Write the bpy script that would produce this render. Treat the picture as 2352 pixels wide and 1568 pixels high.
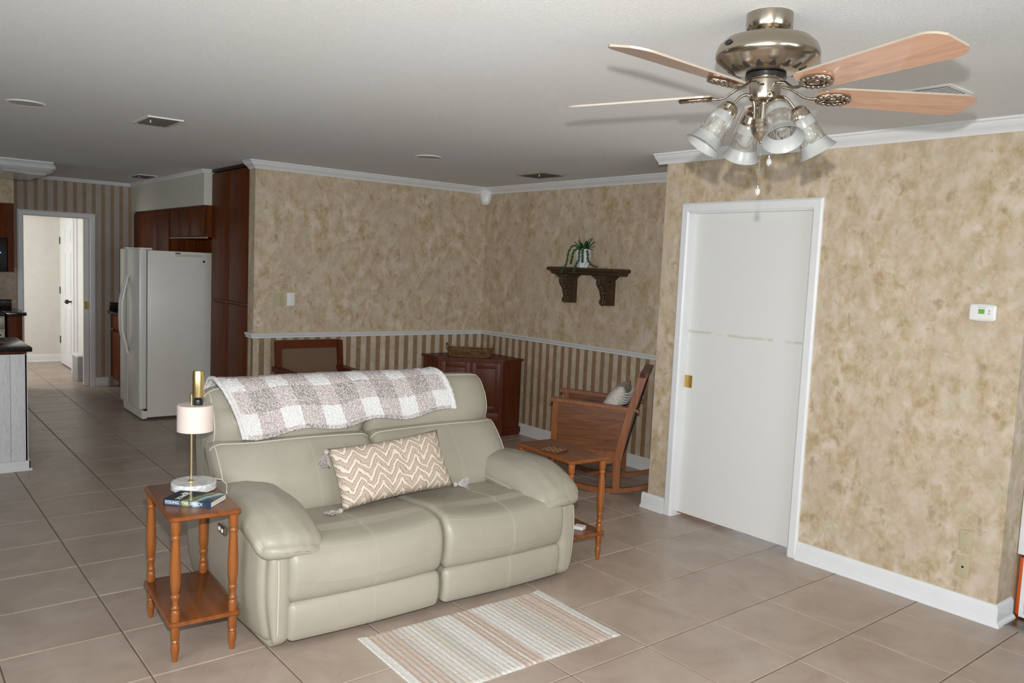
import bpy, bmesh, math, random
from mathutils import Vector, Matrix, noise
random.seed(7)
for o in list(bpy.data.objects): bpy.data.objects.remove(o, do_unlink=True)
SC = bpy.context.scene
COL = SC.collection
PI = math.pi
R_ = math.radians

# ------------------------------------------------------------------ camera
cam = bpy.data.cameras.new('camera')
CAM = bpy.data.objects.new('camera', cam); COL.objects.link(CAM)
cam.sensor_fit = 'HORIZONTAL'; cam.sensor_width = 36.0
cam.lens = 36.0 * 1849.092 / 2352.0
cam.clip_start = 0.05; cam.clip_end = 60
_right = Vector((0.62674, 0.77798, 0.04406)); _down = Vector((0.09807, -0.02265, -0.99492)); _fwd = Vector((-0.77303, 0.62788, -0.09049))
CPOS = Vector((3.6257, -4.0488, 1.6409))
CAM.matrix_world = Matrix((( _right.x, -_down.x, -_fwd.x, CPOS.x), (_right.y, -_down.y, -_fwd.y, CPOS.y), (_right.z, -_down.z, -_fwd.z, CPOS.z), (0, 0, 0, 1)))
SC.camera = CAM
def pix(p):
    d = Vector(p) - CPOS; z = d.dot(_fwd)
    return (1176 + 1849.092 * d.dot(_right) / z, 784 + 1849.092 * d.dot(_down) / z, z)

# ------------------------------------------------------------------ world, lights, exposure
SC.view_settings.view_transform = 'Standard'; SC.view_settings.look = 'None'
SC.view_settings.gamma = 1; SC.view_settings.use_curve_mapping = False
SC.view_settings.exposure = 0.0
W = bpy.data.worlds.new('sky'); SC.world = W; W.use_nodes = True
W.node_tree.nodes['Background'].inputs[0].default_value = (0.75, 0.85, 1.0, 1); W.node_tree.nodes['Background'].inputs[1].default_value = 1.0
def area(name, loc, target, sx, sy, power, color=(1, 1, 1), spread=180):
    l = bpy.data.lights.new(name, 'AREA'); l.shape = 'RECTANGLE'; l.size = sx; l.size_y = sy; l.energy = power; l.color = color; l.spread = R_(spread)
    o = bpy.data.objects.new(name, l); COL.objects.link(o); o.location = loc
    o.rotation_euler = (Vector(target) - Vector(loc)).to_track_quat('-Z', 'Y').to_euler()
    return o
# the photographer's flash, on top of the camera
fl_ = bpy.data.lights.new('camera_flash', 'SPOT'); fl_.energy = 475; fl_.color = (1.0, 0.985, 0.955); fl_.spot_size = R_(118); fl_.spot_blend = 1.0; fl_.shadow_soft_size = 0.018
flo = bpy.data.objects.new('camera_flash', fl_); COL.objects.link(flo); flo.location = CPOS + Vector((0, 0, 0.17)) + _fwd * 0.03
flo.rotation_euler = (_fwd + Vector((0, 0, -0.17))).to_track_quat('-Z', 'Y').to_euler()
# daylight entering by the windows behind and beside the photographer
area('window_daylight', (2.4, -5.92, 1.45), (1.2, 0, 2.6), 2.6, 1.3, 60, (0.80, 0.92, 1.0))
area('window_daylight', (6.12, -2.6, 1.45), (0, -2.4, 2.3), 2.6, 1.3, 70, (0.80, 0.92, 1.0))
area('window_daylight', (-5.0, -5.52, 1.6), (-4.8, 0, 1.2), 1.2, 1.0, 9, (0.86, 0.94, 1.0))
area('window_daylight', (-8.3, -3.72, 1.5), (-8.5, 0, 1.1), 1.3, 1.4, 30, (1.0, 0.985, 0.95))

# ------------------------------------------------------------------ material helpers
class NT:
    def __init__(s, name):
        s.m = bpy.data.materials.new(name); s.m.use_nodes = True; s.t = s.m.node_tree
        s.b = s.t.nodes['Principled BSDF']; s.out = s.t.nodes['Material Output']
    def n(s, typ, **k):
        x = s.t.nodes.new(typ)
        for a, v in k.items():
            if a.startswith('i_'): x.inputs[a[2:].replace('_', ' ')].default_value = v
            else: setattr(x, a, v)
        return x
    def l(s, a, b): s.t.links.new(a, b)
    def coord(s, kind='Object', scale=(1, 1, 1), rot=(0, 0, 0)):
        c = s.n('ShaderNodeTexCoord'); m = s.n('ShaderNodeMapping')
        m.inputs['Scale'].default_value = scale; m.inputs['Rotation'].default_value = rot
        s.l(c.outputs[kind], m.inputs['Vector']); return m.outputs[0]
    def noise(s, vec, scale, detail=4, rough=0.55, dist=0.0):
        x = s.n('ShaderNodeTexNoise'); x.inputs['Scale'].default_value = scale; x.inputs['Detail'].default_value = detail
        x.inputs['Roughness'].default_value = rough; x.inputs['Distortion'].default_value = dist
        if vec is not None: s.l(vec, x.inputs['Vector'])
        return x.outputs[0]
    def ramp(s, fac, stops, interp='LINEAR'):
        r = s.n('ShaderNodeValToRGB'); e = r.color_ramp.elements; r.color_ramp.interpolation = interp
        while len(e) < len(stops): e.new(0.5)
        for q, (p, c) in zip(e, stops):
            q.position = p; q.color = (c, c, c, 1) if not hasattr(c, '__len__') else (*c, 1)
        s.l(fac, r.inputs[0]); return r.outputs[0]
    def mix(s, f, a, b, typ='MIX'):
        m = s.n('ShaderNodeMix', data_type='RGBA', blend_type=typ)
        for v, i in ((f, 0), (a, 6), (b, 7)):
            if hasattr(v, 'links'): s.l(v, m.inputs[i])
            else: m.inputs[i].default_value = v if i == 0 else (*v, 1)
        return m.outputs[2]
    def math(s, op, a, b=0.0, c=0.0):
        m = s.n('ShaderNodeMath', operation=op)
        for i, v in enumerate((a, b, c)):
            if hasattr(v, 'links'): s.l(v, m.inputs[i])
            else: m.inputs[i].default_value = v
        return m.outputs[0]
    def base(s, c):
        if hasattr(c, 'links'): s.l(c, s.b.inputs['Base Color'])
        else: s.b.inputs['Base Color'].default_value = (*c, 1)
    def set(s, rough=None, metal=None, spec=None, coat=None, trans=None):
        for k, v in (('Roughness', rough), ('Metallic', metal), ('Specular IOR Level', spec), ('Coat Weight', coat), ('Transmission Weight', trans)):
            if v is None: continue
            if hasattr(v, 'links'): s.l(v, s.b.inputs[k])
            else: s.b.inputs[k].default_value = v
    def bump(s, h, strength=0.3, dist=0.01):
        b = s.n('ShaderNodeBump'); b.inputs['Strength'].default_value = strength; b.inputs['Distance'].default_value = dist
        s.l(h, b.inputs['Height']); s.l(b.outputs[0], s.b.inputs['Normal'])

def M_plain(name, c, rough=0.5, metal=0.0, var=0.06, scale=8, bump=0.0, bscale=60, spec=0.5):
    t = NT(name); v = t.coord()
    f = t.noise(v, scale, 3)
    lo = tuple(max(0, x * (1 - var)) for x in c); hi = tuple(min(1, x * (1 + var)) for x in c)
    t.base(t.ramp(f, [(0.3, lo), (0.7, hi)])); t.set(rough=rough, metal=metal, spec=spec)
    if bump: t.bump(t.noise(v, bscale, 3), bump, 0.004)
    return t.m
def M_wood(name, dark, light, axis='x', scale=1.0, rough=0.35, coat=0.0, spec=0.5):
    t = NT(name)
    sc = {'x': (1.2, 14, 14), 'y': (14, 1.2, 14), 'z': (14, 14, 1.2)}[axis]
    v = t.coord('Object', tuple(q * scale for q in sc))
    f = t.noise(v, 2.2, 5, 0.6, 0.6); g = t.noise(v, 9, 3, 0.6)
    h = t.math('ADD', t.math('MULTIPLY', f, 0.75), t.math('MULTIPLY', g, 0.25))
    t.base(t.ramp(h, [(0.34, dark), (0.66, light)])); t.set(rough=rough, coat=coat, spec=spec)
    t.bump(g, 0.08, 0.003)
    return t.m
def wallpaper_nodes(t):
    v = t.coord('Object', (1, 1, 0.75))
    a = t.noise(v, 12.0, 4, 0.58, 0.3); b = t.noise(v, 4.2, 3, 0.5); c = t.noise(v, 17, 3, 0.5, 0.2); d = t.noise(v, 40, 4, 0.6, 0.3)
    base = t.ramp(a, [(0.34, (0.43, 0.32, 0.18)), (0.44, (0.515, 0.395, 0.25)), (0.53, (0.585, 0.47, 0.335)), (0.65, (0.68, 0.58, 0.475))])
    base = t.mix(t.ramp(b, [(0.40, 0.0), (0.60, 0.60)]), base, (0.545, 0.435, 0.335))
    base = t.mix(t.ramp(d, [(0.46, 0.0), (0.66, 0.45)]), base, (0.68, 0.575, 0.46))
    base = t.mix(t.ramp(c, [(0.60, 0.0), (0.72, 0.60)]), base, (0.37, 0.30, 0.135))
    e = t.noise(v, 15, 3, 0.55, 0.2); g = t.noise(v, 9.5, 3, 0.6)
    base = t.mix(t.ramp(e, [(0.62, 0.0), (0.72, 0.60)]), base, (0.35, 0.245, 0.15))
    base = t.mix(t.ramp(g, [(0.57, 0.0), (0.72, 0.38)]), base, (0.47, 0.49, 0.31))
    return base
def M_wallpaper():
    t = NT('wallpaper'); t.base(wallpaper_nodes(t)); t.set(rough=0.62, spec=0.3); return t.m
def M_stripes(name, pitch, phase=0.0, dark=(0.27, 0.17, 0.10), soft=0.02, light_mix=0.25, lc=(0.58, 0.52, 0.47)):
    t = NT(name); base = wallpaper_nodes(t)
    v = t.n('ShaderNodeTexCoord'); s = t.n('ShaderNodeSeparateXYZ'); t.l(v.outputs['Object'], s.inputs[0])
    u = t.math('ADD', s.outputs[0], s.outputs[1])
    fr = t.math('FRACT', t.math('ADD', t.math('DIVIDE', u, pitch), phase))
    k = t.ramp(fr, [(0.0, 0.0), (soft, 0.0), (soft + 0.02, 1.0), (0.5 - soft, 1.0), (0.5, 0.0), (1.0, 0.0)])
    n = t.noise(t.coord(), 22, 4)
    drk = t.mix(t.ramp(n, [(0.35, 0.0), (0.7, 0.35)]), dark, (0.46, 0.33, 0.2))
    lt = t.mix(light_mix, base, lc)
    t.base(t.mix(k, lt, drk)); t.set(rough=0.6, spec=0.3); return t.m

MT = {}
MT['wallpaper'] = M_wallpaper()
MT['stripes'] = M_stripes('striped_wallpaper', 0.1049, 0.312)
MT['kstripes'] = M_stripes('kitchen_striped_wallpaper', 0.1, 0.31, (0.31, 0.215, 0.15), 0.05, 0.75, (0.42, 0.36, 0.33))
MT['trim'] = M_plain('white_trim_paint', (0.80, 0.81, 0.82), 0.32, var=0.02)
MT['white'] = M_plain('white_plastic', (0.82, 0.82, 0.81), 0.35, var=0.02)
MT['mudwall'] = M_plain('cream_wall_paint', (0.73, 0.715, 0.66), 0.6, var=0.03)
MT['offwall'] = M_plain('soffit_paint', (0.70, 0.69, 0.60), 0.55, var=0.03)
MT['beige_plate'] = M_plain('beige_plate', (0.50, 0.44, 0.28), 0.4, var=0.02)
MT['black'] = M_plain('black_plastic', (0.012, 0.012, 0.013), 0.3, var=0.1)
MT['darkhole'] = M_plain('dark_void', (0.02, 0.018, 0.015), 0.8)
MT['brass'] = M_plain('brass', (0.72, 0.50, 0.16), 0.28, 1.0, 0.08)
MT['gold'] = M_plain('brushed_gold', (0.78, 0.64, 0.30), 0.3, 1.0, 0.04)
MT['steel'] = M_plain('stainless_steel', (0.5, 0.48, 0.45), 0.35, 1.0, 0.06)
MT['nickel'] = M_plain('brushed_nickel', (0.50, 0.44, 0.365), 0.22, 1.0, 0.05)
MT['nickel_dark'] = M_plain('antique_nickel', (0.40, 0.345, 0.28), 0.2, 1.0, 0.3, 90)
MT['fridge'] = M_plain('almond_enamel', (0.82, 0.80, 0.745), 0.30, var=0.02, bump=0.05, bscale=260)
MT['cherry'] = M_wood('cherry_table_wood', (0.165, 0.046, 0.010), (0.29, 0.088, 0.019), 'x', 1.0, 0.28, 0.0, 0.4)
MT['cherry_z'] = M_wood('cherry_turned_wood', (0.21, 0.063, 0.013), (0.36, 0.120, 0.027), 'z', 1.0, 0.26, 0.0, 0.4)
MT['cabwood'] = M_wood('walnut_cabinet_wood', (0.085, 0.017, 0.003), (0.175, 0.045, 0.009), 'z', 0.8, 0.40, 0.0, 0.08)
MT['cabedge'] = M_plain('cabinet_dark_edge', (0.02, 0.008, 0.004), 0.5)
MT['mahog'] = M_wood('mahogany', (0.075, 0.016, 0.006), (0.14, 0.034, 0.011), 'z', 0.8, 0.38, 0.0, 0.2)
MT['oak'] = M_wood('oiled_oak', (0.085, 0.026, 0.008), (0.23, 0.082, 0.026), 'x', 1.3, 0.34)
MT['oak_edge'] = M_wood('oiled_oak_edge', (0.18, 0.055, 0.015), (0.33, 0.11, 0.032), 'z', 1.0, 0.34)
MT['shelfwood'] = M_wood('dark_carved_wood', (0.03, 0.016, 0.008), (0.085, 0.045, 0.02), 'x', 1.0, 0.42)
MT['granite'] = None
t = NT('black_granite'); v = t.coord(); f = t.noise(v, 160, 2); t.base(t.ramp(f, [(0.45, (0.008, 0.008, 0.008)), (0.62, (0.03, 0.028, 0.026)), (0.72, (0.14, 0.12, 0.10))])); t.set(rough=0.12); MT['granite'] = t.m
t = NT('popcorn_ceiling'); v = t.coord(); f = t.noise(v, 190, 2, 0.6); big = t.noise(v, 0.8, 3)
t.base(t.mix(t.ramp(big, [(0.4, 0.0), (0.7, 0.35)]), (0.74, 0.745, 0.755), (0.71, 0.69, 0.61))); t.set(rough=0.85, spec=0.2); t.b.inputs['Diffuse Roughness'].default_value = 0.26; t.bump(f, 0.45, 0.012); MT['ceiling'] = t.m
t = NT('ceramic_tile'); v = t.coord('Object', (1, 1, 1)); oi = t.n('ShaderNodeObjectInfo')
off = t.n('ShaderNodeVectorMath', operation='ADD'); cmb = t.n('ShaderNodeCombineXYZ')
t.l(t.math('MULTIPLY', oi.outputs['Random'], 37.0), cmb.inputs[0]); t.l(t.math('MULTIPLY', oi.outputs['Random'], 91.0), cmb.inputs[1])
t.l(v, off.inputs[0]); t.l(cmb.outputs[0], off.inputs[1])
f = t.noise(off.outputs[0], 3.5, 5, 0.6, 0.8); g = t.noise(off.outputs[0], 26, 4, 0.65)
c = t.ramp(f, [(0.28, (0.36, 0.275, 0.22)), (0.5, (0.435, 0.345, 0.283)), (0.72, (0.50, 0.415, 0.345))])
c = t.mix(t.ramp(g, [(0.58, 0.0), (0.75, 0.35)]), c, (0.34, 0.26, 0.20))
c = t.mix(t.math('MULTIPLY', oi.outputs['Random'], 0.16), c, (0.42, 0.35, 0.29))
t.base(c); t.set(rough=t.ramp(g, [(0.3, 0.30), (0.7, 0.42)])); t.bump(f, 0.12, 0.01); MT['tile'] = t.m
MT['grout'] = M_plain('brown_grout', (0.16, 0.105, 0.07), 0.9, var=0.3, scale=20)
t = NT('leather'); v = t.coord(); f = t.noise(v, 2.5, 3); g = t.noise(v, 240, 3, 0.6); wr = t.noise(v, 11, 4, 0.55, 1.2)
t.base(t.ramp(f, [(0.35, (0.355, 0.325, 0.262)), (0.65, (0.395, 0.363, 0.295))])); t.set(rough=t.ramp(g, [(0.3, 0.36), (0.7, 0.46)]))
t.bump(t.math('ADD', t.math('MULTIPLY', g, 0.10), t.math('MULTIPLY', wr, 0.9)), 0.22, 0.012); MT['leather'] = t.m
MT['piping'] = M_plain('pale_piping', (0.56, 0.53, 0.44), 0.4, var=0.03)
MT['stitch'] = M_plain('stitch_thread', (0.46, 0.43, 0.35), 0.6, var=0.05)
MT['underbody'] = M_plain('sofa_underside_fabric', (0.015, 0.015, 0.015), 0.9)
MT['palepink'] = M_plain('pale_pink_shade', (0.78, 0.66, 0.60), 0.5, var=0.02)
t = NT('white_marble'); v = t.coord(); f = t.noise(v, 9, 5, 0.6, 2.0); t.base(t.ramp(f, [(0.42, (0.80, 0.80, 0.79)), (0.5, (0.55, 0.55, 0.56)), (0.56, (0.82, 0.82, 0.81))])); t.set(rough=0.2); MT['marble'] = t.m
MT['ledgreen'] = M_plain('lcd_green', (0.16, 0.42, 0.08), 0.3)

# ------------------------------------------------------------------ mesh helpers
def mesh_from(verts, faces, name='mesh', smooth=None):
    me = bpy.data.meshes.new(name); me.from_pydata([tuple(v) for v in verts], [], faces); me.update()
    if smooth is not None:
        me.polygons.foreach_set('use_smooth', [True] * len(me.polygons))
        if smooth < 179: me.set_sharp_from_angle(angle=R_(smooth))
    return me
def link(name, me, mat, parent=None, loc=(0, 0, 0), rot=(0, 0, 0)):
    o = bpy.data.objects.new(name, me); COL.objects.link(o)
    if mat is not None:
        if len(me.materials) == 0: me.materials.append(mat)
    o.parent = parent; o.location = loc; o.rotation_euler = rot
    return o
class MB:
    """collects shapes for one mesh"""
    def __init__(s): s.v = []; s.f = []
    def add(s, verts, faces):
        k = len(s.v); s.v += [Vector(v) for v in verts]; s.f += [tuple(i + k for i in f) for f in faces]; return s
    def box(s, x0, x1, y0, y1, z0, z1, b=0.0):
        if b <= 0:
            vs = [(x, y, z) for x in (x0, x1) for y in (y0, y1) for z in (z0, z1)]
            return s.add(vs, [(0, 1, 3, 2), (4, 6, 7, 5), (0, 4, 5, 1), (2, 3, 7, 6), (0, 2, 6, 4), (1, 5, 7, 3)])
        bm = bmesh.new(); bmesh.ops.create_cube(bm, size=1)
        for v in bm.verts: v.co = Vector(((x0 + x1) / 2 + v.co.x * (x1 - x0), (y0 + y1) / 2 + v.co.y * (y1 - y0), (z0 + z1) / 2 + v.co.z * (z1 - z0)))
        bmesh.ops.bevel(bm, geom=list(bm.edges), offset=b, segments=2, affect='EDGES', profile=0.6)
        bm.verts.index_update(); r = s.add([v.co for v in bm.verts], [[v.index for v in f.verts] for f in bm.faces]); bm.free(); return r
    def prism(s, poly, z0, z1, axis='z'):
        def P(a, b, c): return {'z': (a, b, c), 'y': (a, c, b), 'x': (c, a, b)}[axis]
        n = len(poly); vs = [P(a, b, z0) for a, b in poly] + [P(a, b, z1) for a, b in poly]
        return s.add(vs, [tuple(range(n))[::-1], tuple(range(n, 2 * n))] + [(i, (i + 1) % n, n + (i + 1) % n, n + i) for i in range(n)])
    def lathe(s, prof, seg=24, c=(0, 0, 0), cap=True):
        n = len(prof); vs = []
        for r, z in prof:
            for k in range(seg):
                a = 2 * PI * k / seg; vs.append((c[0] + r * math.cos(a), c[1] + r * math.sin(a), c[2] + z))
        fs = [(i * seg + k, i * seg + (k + 1) % seg, (i + 1) * seg + (k + 1) % seg, (i + 1) * seg + k) for i in range(n - 1) for k in range(seg)]
        if cap:
            fs.append(tuple(range(seg))[::-1]); fs.append(tuple((n - 1) * seg + k for k in range(seg)))
        return s.add(vs, fs)
    def tube(s, pts, rad, seg=8, closed=False):
        pts = [Vector(p) for p in pts]; n = len(pts); rs = rad if hasattr(rad, '__len__') else [rad] * n
        vs = []; up = None
        for i, p in enumerate(pts):
            if closed: d = pts[(i + 1) % n] - pts[i - 1]
            else: d = pts[min(i + 1, n - 1)] - pts[max(i - 1, 0)]
            d = d.normalized() if d.length > 1e-9 else Vector((0, 0, 1))
            if up is None:
                up = Vector((0, 0, 1)) if abs(d.z) < 0.9 else Vector((1, 0, 0))
            a = d.cross(up)
            if a.length < 1e-6: a = d.cross(Vector((0.3, 1, 0.2)))
            a.normalize(); b = a.cross(d).normalized(); up = b
            for k in range(seg):
                t = 2 * PI * k / seg; vs.append(p + (a * math.cos(t) + b * math.sin(t)) * rs[i])
        m = n if closed else n - 1
        fs = [(i * seg + k, i * seg + (k + 1) % seg, ((i + 1) % n) * seg + (k + 1) % seg, ((i + 1) % n) * seg + k) for i in range(m) for k in range(seg)]
        if not closed: fs += [tuple(range(seg))[::-1], tuple((n - 1) * seg + k for k in range(seg))]
        return s.add(vs, fs)
    def sphere(s, c, r, seg=10, rings=6, sc=(1, 1, 1)):
        vs = [(c[0], c[1], c[2] - r * sc[2])]
        for i in range(1, rings):
            t = -PI / 2 + PI * i / rings
            for k in range(seg):
                a = 2 * PI * k / seg; vs.append((c[0] + r * sc[0] * math.cos(t) * math.cos(a), c[1] + r * sc[1] * math.cos(t) * math.sin(a), c[2] + r * sc[2] * math.sin(t)))
        vs.append((c[0], c[1], c[2] + r * sc[2])); L = len(vs) - 1; fs = []
        for k in range(seg):
            fs.append((0, 1 + (k + 1) % seg, 1 + k)); fs.append((L, L - seg + k, L - seg + (k + 1) % seg))
        for i in range(rings - 2):
            for k in range(seg):
                a = 1 + i * seg; fs.append((a + k, a + (k + 1) % seg, a + seg + (k + 1) % seg, a + seg + k))
        return s.add(vs, fs)
    def grid(s, rows, closed_u=False, cap=False):
        """rows: list of equal-length lists of points"""
        m = len(rows[0]); vs = [p for r in rows for p in r]; fs = []
        for i in range(len(rows) - 1):
            for k in range(m if closed_u else m - 1):
                fs.append((i * m + k, i * m + (k + 1) % m, (i + 1) * m + (k + 1) % m, (i + 1) * m + k))
        if cap: fs += [tuple(range(m))[::-1], tuple((len(rows) - 1) * m + k for k in range(m))]
        return s.add(vs, fs)
    def xf(s, mat):
        s.v = [mat @ v for v in s.v]; return s
    def mesh(s, name, smooth=30):
        me = mesh_from(s.v, s.f, name, smooth)
        bm = bmesh.new(); bm.from_mesh(me); bmesh.ops.recalc_face_normals(bm, faces=bm.faces); bm.to_mesh(me); bm.free()
        if smooth is not None:
            me.polygons.foreach_set('use_smooth', [True] * len(me.polygons))
            if smooth < 179: me.set_sharp_from_angle(angle=R_(smooth))
        return me
    def build(s, name, mat, parent=None, smooth=30, loc=(0, 0, 0), rot=(0, 0, 0)):
        return link(name, s.mesh(name, smooth), mat, parent, loc, rot)
def rbox(hx, hy, hz, r, n=10, bulge=(0, 0, 0), deform=None, c=(0, 0, 0)):
    """soft box: half sizes, corner radius, bulges, optional deform(Vector, a, b, c)"""
    def sub(h):
        k = max(0.0, h - r); inner = [-k + 2 * k * i / n for i in range(n + 1)]
        e = [h - r * (1 - math.sin(PI / 2 * j / 4)) for j in range(1, 5)]
        e = [k + (h - k) * j / 4 for j in range(1, 5)]
        return [-x for x in e[::-1]] + inner + e
    ax = [sub(hx), sub(hy), sub(hz)]; H = (hx, hy, hz)
    idx = {}; vs = []; fs = []
    def pt(p):
        key = tuple(round(q, 6) for q in p)
        if key in idx: return idx[key]
        q = Vector([max(-(h - r), min(h - r, x)) for x, h in zip(p, H)]) if r < min(H) + 1e-9 else Vector([max(-max(h - r, 0), min(max(h - r, 0), x)) for x, h in zip(p, H)])
        d = Vector(p) - q; w = q + (d.normalized() * min(r, d.length * 9) if d.length > 1e-9 else Vector())
        a = [max(-1, min(1, x / h)) for x, h in zip(p, H)]
        for k in range(3):
            o1, o2 = (k + 1) % 3, (k + 2) % 3
            w[k] += bulge[k] * a[k] * (1 - a[o1] ** 2) * (1 - a[o2] ** 2)
        if deform: w = deform(w, *a)
        idx[key] = len(vs); vs.append(w + Vector(c)); return idx[key]
    for k in range(3):
        o1, o2 = (k + 1) % 3, (k + 2) % 3
        for sg in (-1, 1):
            for i in range(len(ax[o1]) - 1):
                for j in range(len(ax[o2]) - 1):
                    q = []
                    for (di, dj) in ((0, 0), (1, 0), (1, 1), (0, 1)):
                        p = [0, 0, 0]; p[k] = sg * H[k]; p[o1] = ax[o1][i + di]; p[o2] = ax[o2][j + dj]; q.append(pt(p))
                    fs.append(tuple(q if sg > 0 else q[::-1]))
    return vs, fs
def catmull(ctrl, per=6, closed=True):
    n = len(ctrl); out = []
    C = [Vector(c) for c in ctrl]
    for i in range(n if closed else n - 1):
        p0 = C[(i - 1) % n] if closed or i > 0 else C[0]; p1 = C[i]; p2 = C[(i + 1) % n]; p3 = C[(i + 2) % n] if closed or i + 2 < n else C[-1]
        for k in range(per):
            t = k / per
            out.append(0.5 * ((2 * p1) + (-p0 + p2) * t + (2 * p0 - 5 * p1 + 4 * p2 - p3) * t * t + (-p0 + 3 * p1 - 3 * p2 + p3) * t ** 3))
    if not closed: out.append(C[-1])
    return out
class Loft:
    """closed (x,z) profile swept along y with soft ends"""
    def __init__(s, ctrl, y0, y1, r=0.04, crown=0.01, ny=14, per=6, deform=None):
        P = catmull([(a, b) for a, b in ctrl], per); n = len(P)
        A = sum(P[i].x * P[(i + 1) % n].y - P[(i + 1) % n].x * P[i].y for i in range(n))
        sg = 1 if A > 0 else -1
        N = []
        for i in range(n):
            d = (P[(i + 1) % n] - P[i - 1]).normalized(); N.append(Vector((d.y, -d.x)) * sg)
        s.P, s.N, s.y0, s.y1, s.r, s.crown, s.n, s.deform = P, N, y0, y1, r, crown, n, deform
        w = y1 - y0
        e = [r * (1 - math.cos(PI / 2 * k / 5)) for k in range(6)]
        s.ys = [y0 + x for x in e] + [y0 + r + (w - 2 * r) * k / ny for k in range(1, ny)] + [y1 - x for x in e[::-1]]
        rows = []
        for y in s.ys: rows.append([s.at(i, y) for i in range(n)])
        cen = [Vector((sum(p.x for p in r0) / n, r0[0].y, sum(p.z for p in r0) / n)) for r0 in (rows[0], rows[-1])]
        s.rows = rows; s.cen = cen
    def at(s, i, y, lift=0.0):
        i %= s.n; w = s.y1 - s.y0; e = min(y - s.y0, s.y1 - y)
        ins = s.r * (1 - math.sqrt(max(0, 1 - (1 - min(1, e / s.r)) ** 2))) if e < s.r else 0
        u = 2 * (y - s.y0) / w - 1
        q = s.P[i] + s.N[i] * (s.crown * (1 - u ** 2) - ins + lift)
        v = Vector((q.x, y, q.y))
        return s.deform(v) if s.deform else v
    def mb(s):
        m = MB(); m.grid(s.rows, closed_u=True); n = s.n; k = len(m.v)
        m.v += s.cen; L = (len(s.rows) - 1) * n
        for i in range(n):
            m.f.append((k, (i + 1) % n, i)); m.f.append((k + 1, L + i, L + (i + 1) % n))
        return m
    def across(s, i, lift=0.0): return [s.at(i, y, lift) for y in s.ys]
    def along(s, y, i0, i1, lift=0.0): return [s.at(i, y, lift) for i in range(i0, i1 + 1)]
def nearest(loft, x, z):
    return min(range(loft.n), key=lambda i: (loft.P[i].x - x) ** 2 + (loft.P[i].y - z) ** 2)

def thing(name, label, cat, loc=(0, 0, 0), rotz=0.0, group=None):
    o = bpy.data.objects.new(name, None); COL.objects.link(o); o.empty_display_size = 0.1
    o.location = loc; o.rotation_euler = (0, 0, rotz); o['label'] = label; o['category'] = cat
    if group: o['group'] = group
    return o
def tag(o, label, cat, group=None):
    o['label'] = label; o['category'] = cat
    if group: o['group'] = group
    return o
def struct(o, label=None, cat=None):
    o['kind'] = 'structure'
    if label: o['label'] = label
    return o
def dup(root, loc, rotz, label, extra_rot=None):
    r = root.copy(); COL.objects.link(r); r.location = loc; r.rotation_euler = (0, 0, rotz); r['label'] = label
    def rec(a, b):
        for ch in list(a.children):
            if ch.name in seen: continue
            c = ch.copy(); COL.objects.link(c); c.parent = b; seen.add(c.name); rec(ch, c)
    seen = set(); rec(root, r); return r
def text_mesh(txt, size, extrude=0.0004):
    cu = bpy.data.curves.new('lettering', 'FONT'); cu.body = txt; cu.size = size; cu.extrude = extrude; cu.align_x = 'CENTER'; cu.align_y = 'CENTER'
    o = bpy.data.objects.new('lettering', cu); COL.objects.link(o)
    dg = bpy.context.evaluated_depsgraph_get(); me = bpy.data.meshes.new_from_object(o.evaluated_get(dg))
    bpy.data.objects.remove(o); bpy.data.curves.remove(cu); return me
def sweep(path, prof, closed_prof=True):
    """prof points (d,z), d = distance to the right of the travel direction (into the room)"""
    P = [Vector(p) for p in path]; n = len(P); rows = []
    for i in range(n):
        nr = []
        for a, b in ((i - 1, i), (i, i + 1)):
            if 0 <= a and b < n:
                d = (P[b] - P[a]).normalized(); nr.append(Vector((d.y, -d.x)))
        if len(nr) == 2:
            m = (nr[0] + nr[1]).normalized(); off = m / max(0.2, m.dot(nr[0]))
        else: off = nr[0]
        rows.append([(P[i].x + off.x * d, P[i].y + off.y * d, z) for d, z in prof])
    mb = MB(); mb.grid(rows, closed_u=True, cap=True); return mb

# ------------------------------------------------------------------ the room
S = 0.4572; H = 2.458; YW = 0.243; XD = -3.181; YD = 1.054; XK = -7.03
XE = -0.064; XR = 2.19
# floor slab (grout) and tiles
fl = MB().box(-9.75, 6.3, -6.15, 2.2, -0.12, -0.004).build('floor', MT['grout'], None, None); struct(fl, 'tiled floor with brown grout')
def tile_mesh():
    g = 0.0026; a = S / 2 - g; b = a - 0.003
    m = MB(); m.add([(-a, -a, -0.01), (a, -a, -0.01), (a, a, -0.01), (-a, a, -0.01), (-a, -a, -0.0022), (a, -a, -0.0022), (a, a, -0.0022), (-a, a, -0.0022), (-b, -b, 0), (b, -b, 0), (b, b, 0), (-b, b, 0)],
          [(0, 1, 5, 4), (1, 2, 6, 5), (2, 3, 7, 6), (3, 0, 4, 7), (4, 5, 9, 8), (5, 6, 10, 9), (6, 7, 11, 10), (7, 4, 8, 11), (8, 9, 10, 11)])
    return m
tme = tile_mesh().mesh('tile', None)
cands = []; rest = []
for i in range(-22, 13):
    for j in range(-13, 5):
        cx, cy = (i + 0.5) * S, (j + 0.5) * S
        if cx > 6.2 or cy < -5.9 or cx < -9.6: continue
        if cy > 0.34 and cx > 2.0: continue
        if cy > 1.2: continue
        ok = False
        for dx in (-S / 2, 0, S / 2):
            for dy in (-S / 2, 0, S / 2):
                u, v, z = pix((cx + dx, cy + dy, 0))
                if z > 0.3 and -30 < u < 2382 and 0 < v < 1600: ok = True
        if cy > 0.3 and cx > XE: ok = False
        if cy > -0.9 and cx < XD: ok = False
        d = (Vector((cx, cy, 0)) - CPOS).length
        (cands if ok else rest).append((d, cx, cy))
cands.sort(); rest += cands[290:]; cands = cands[:290]
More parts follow.
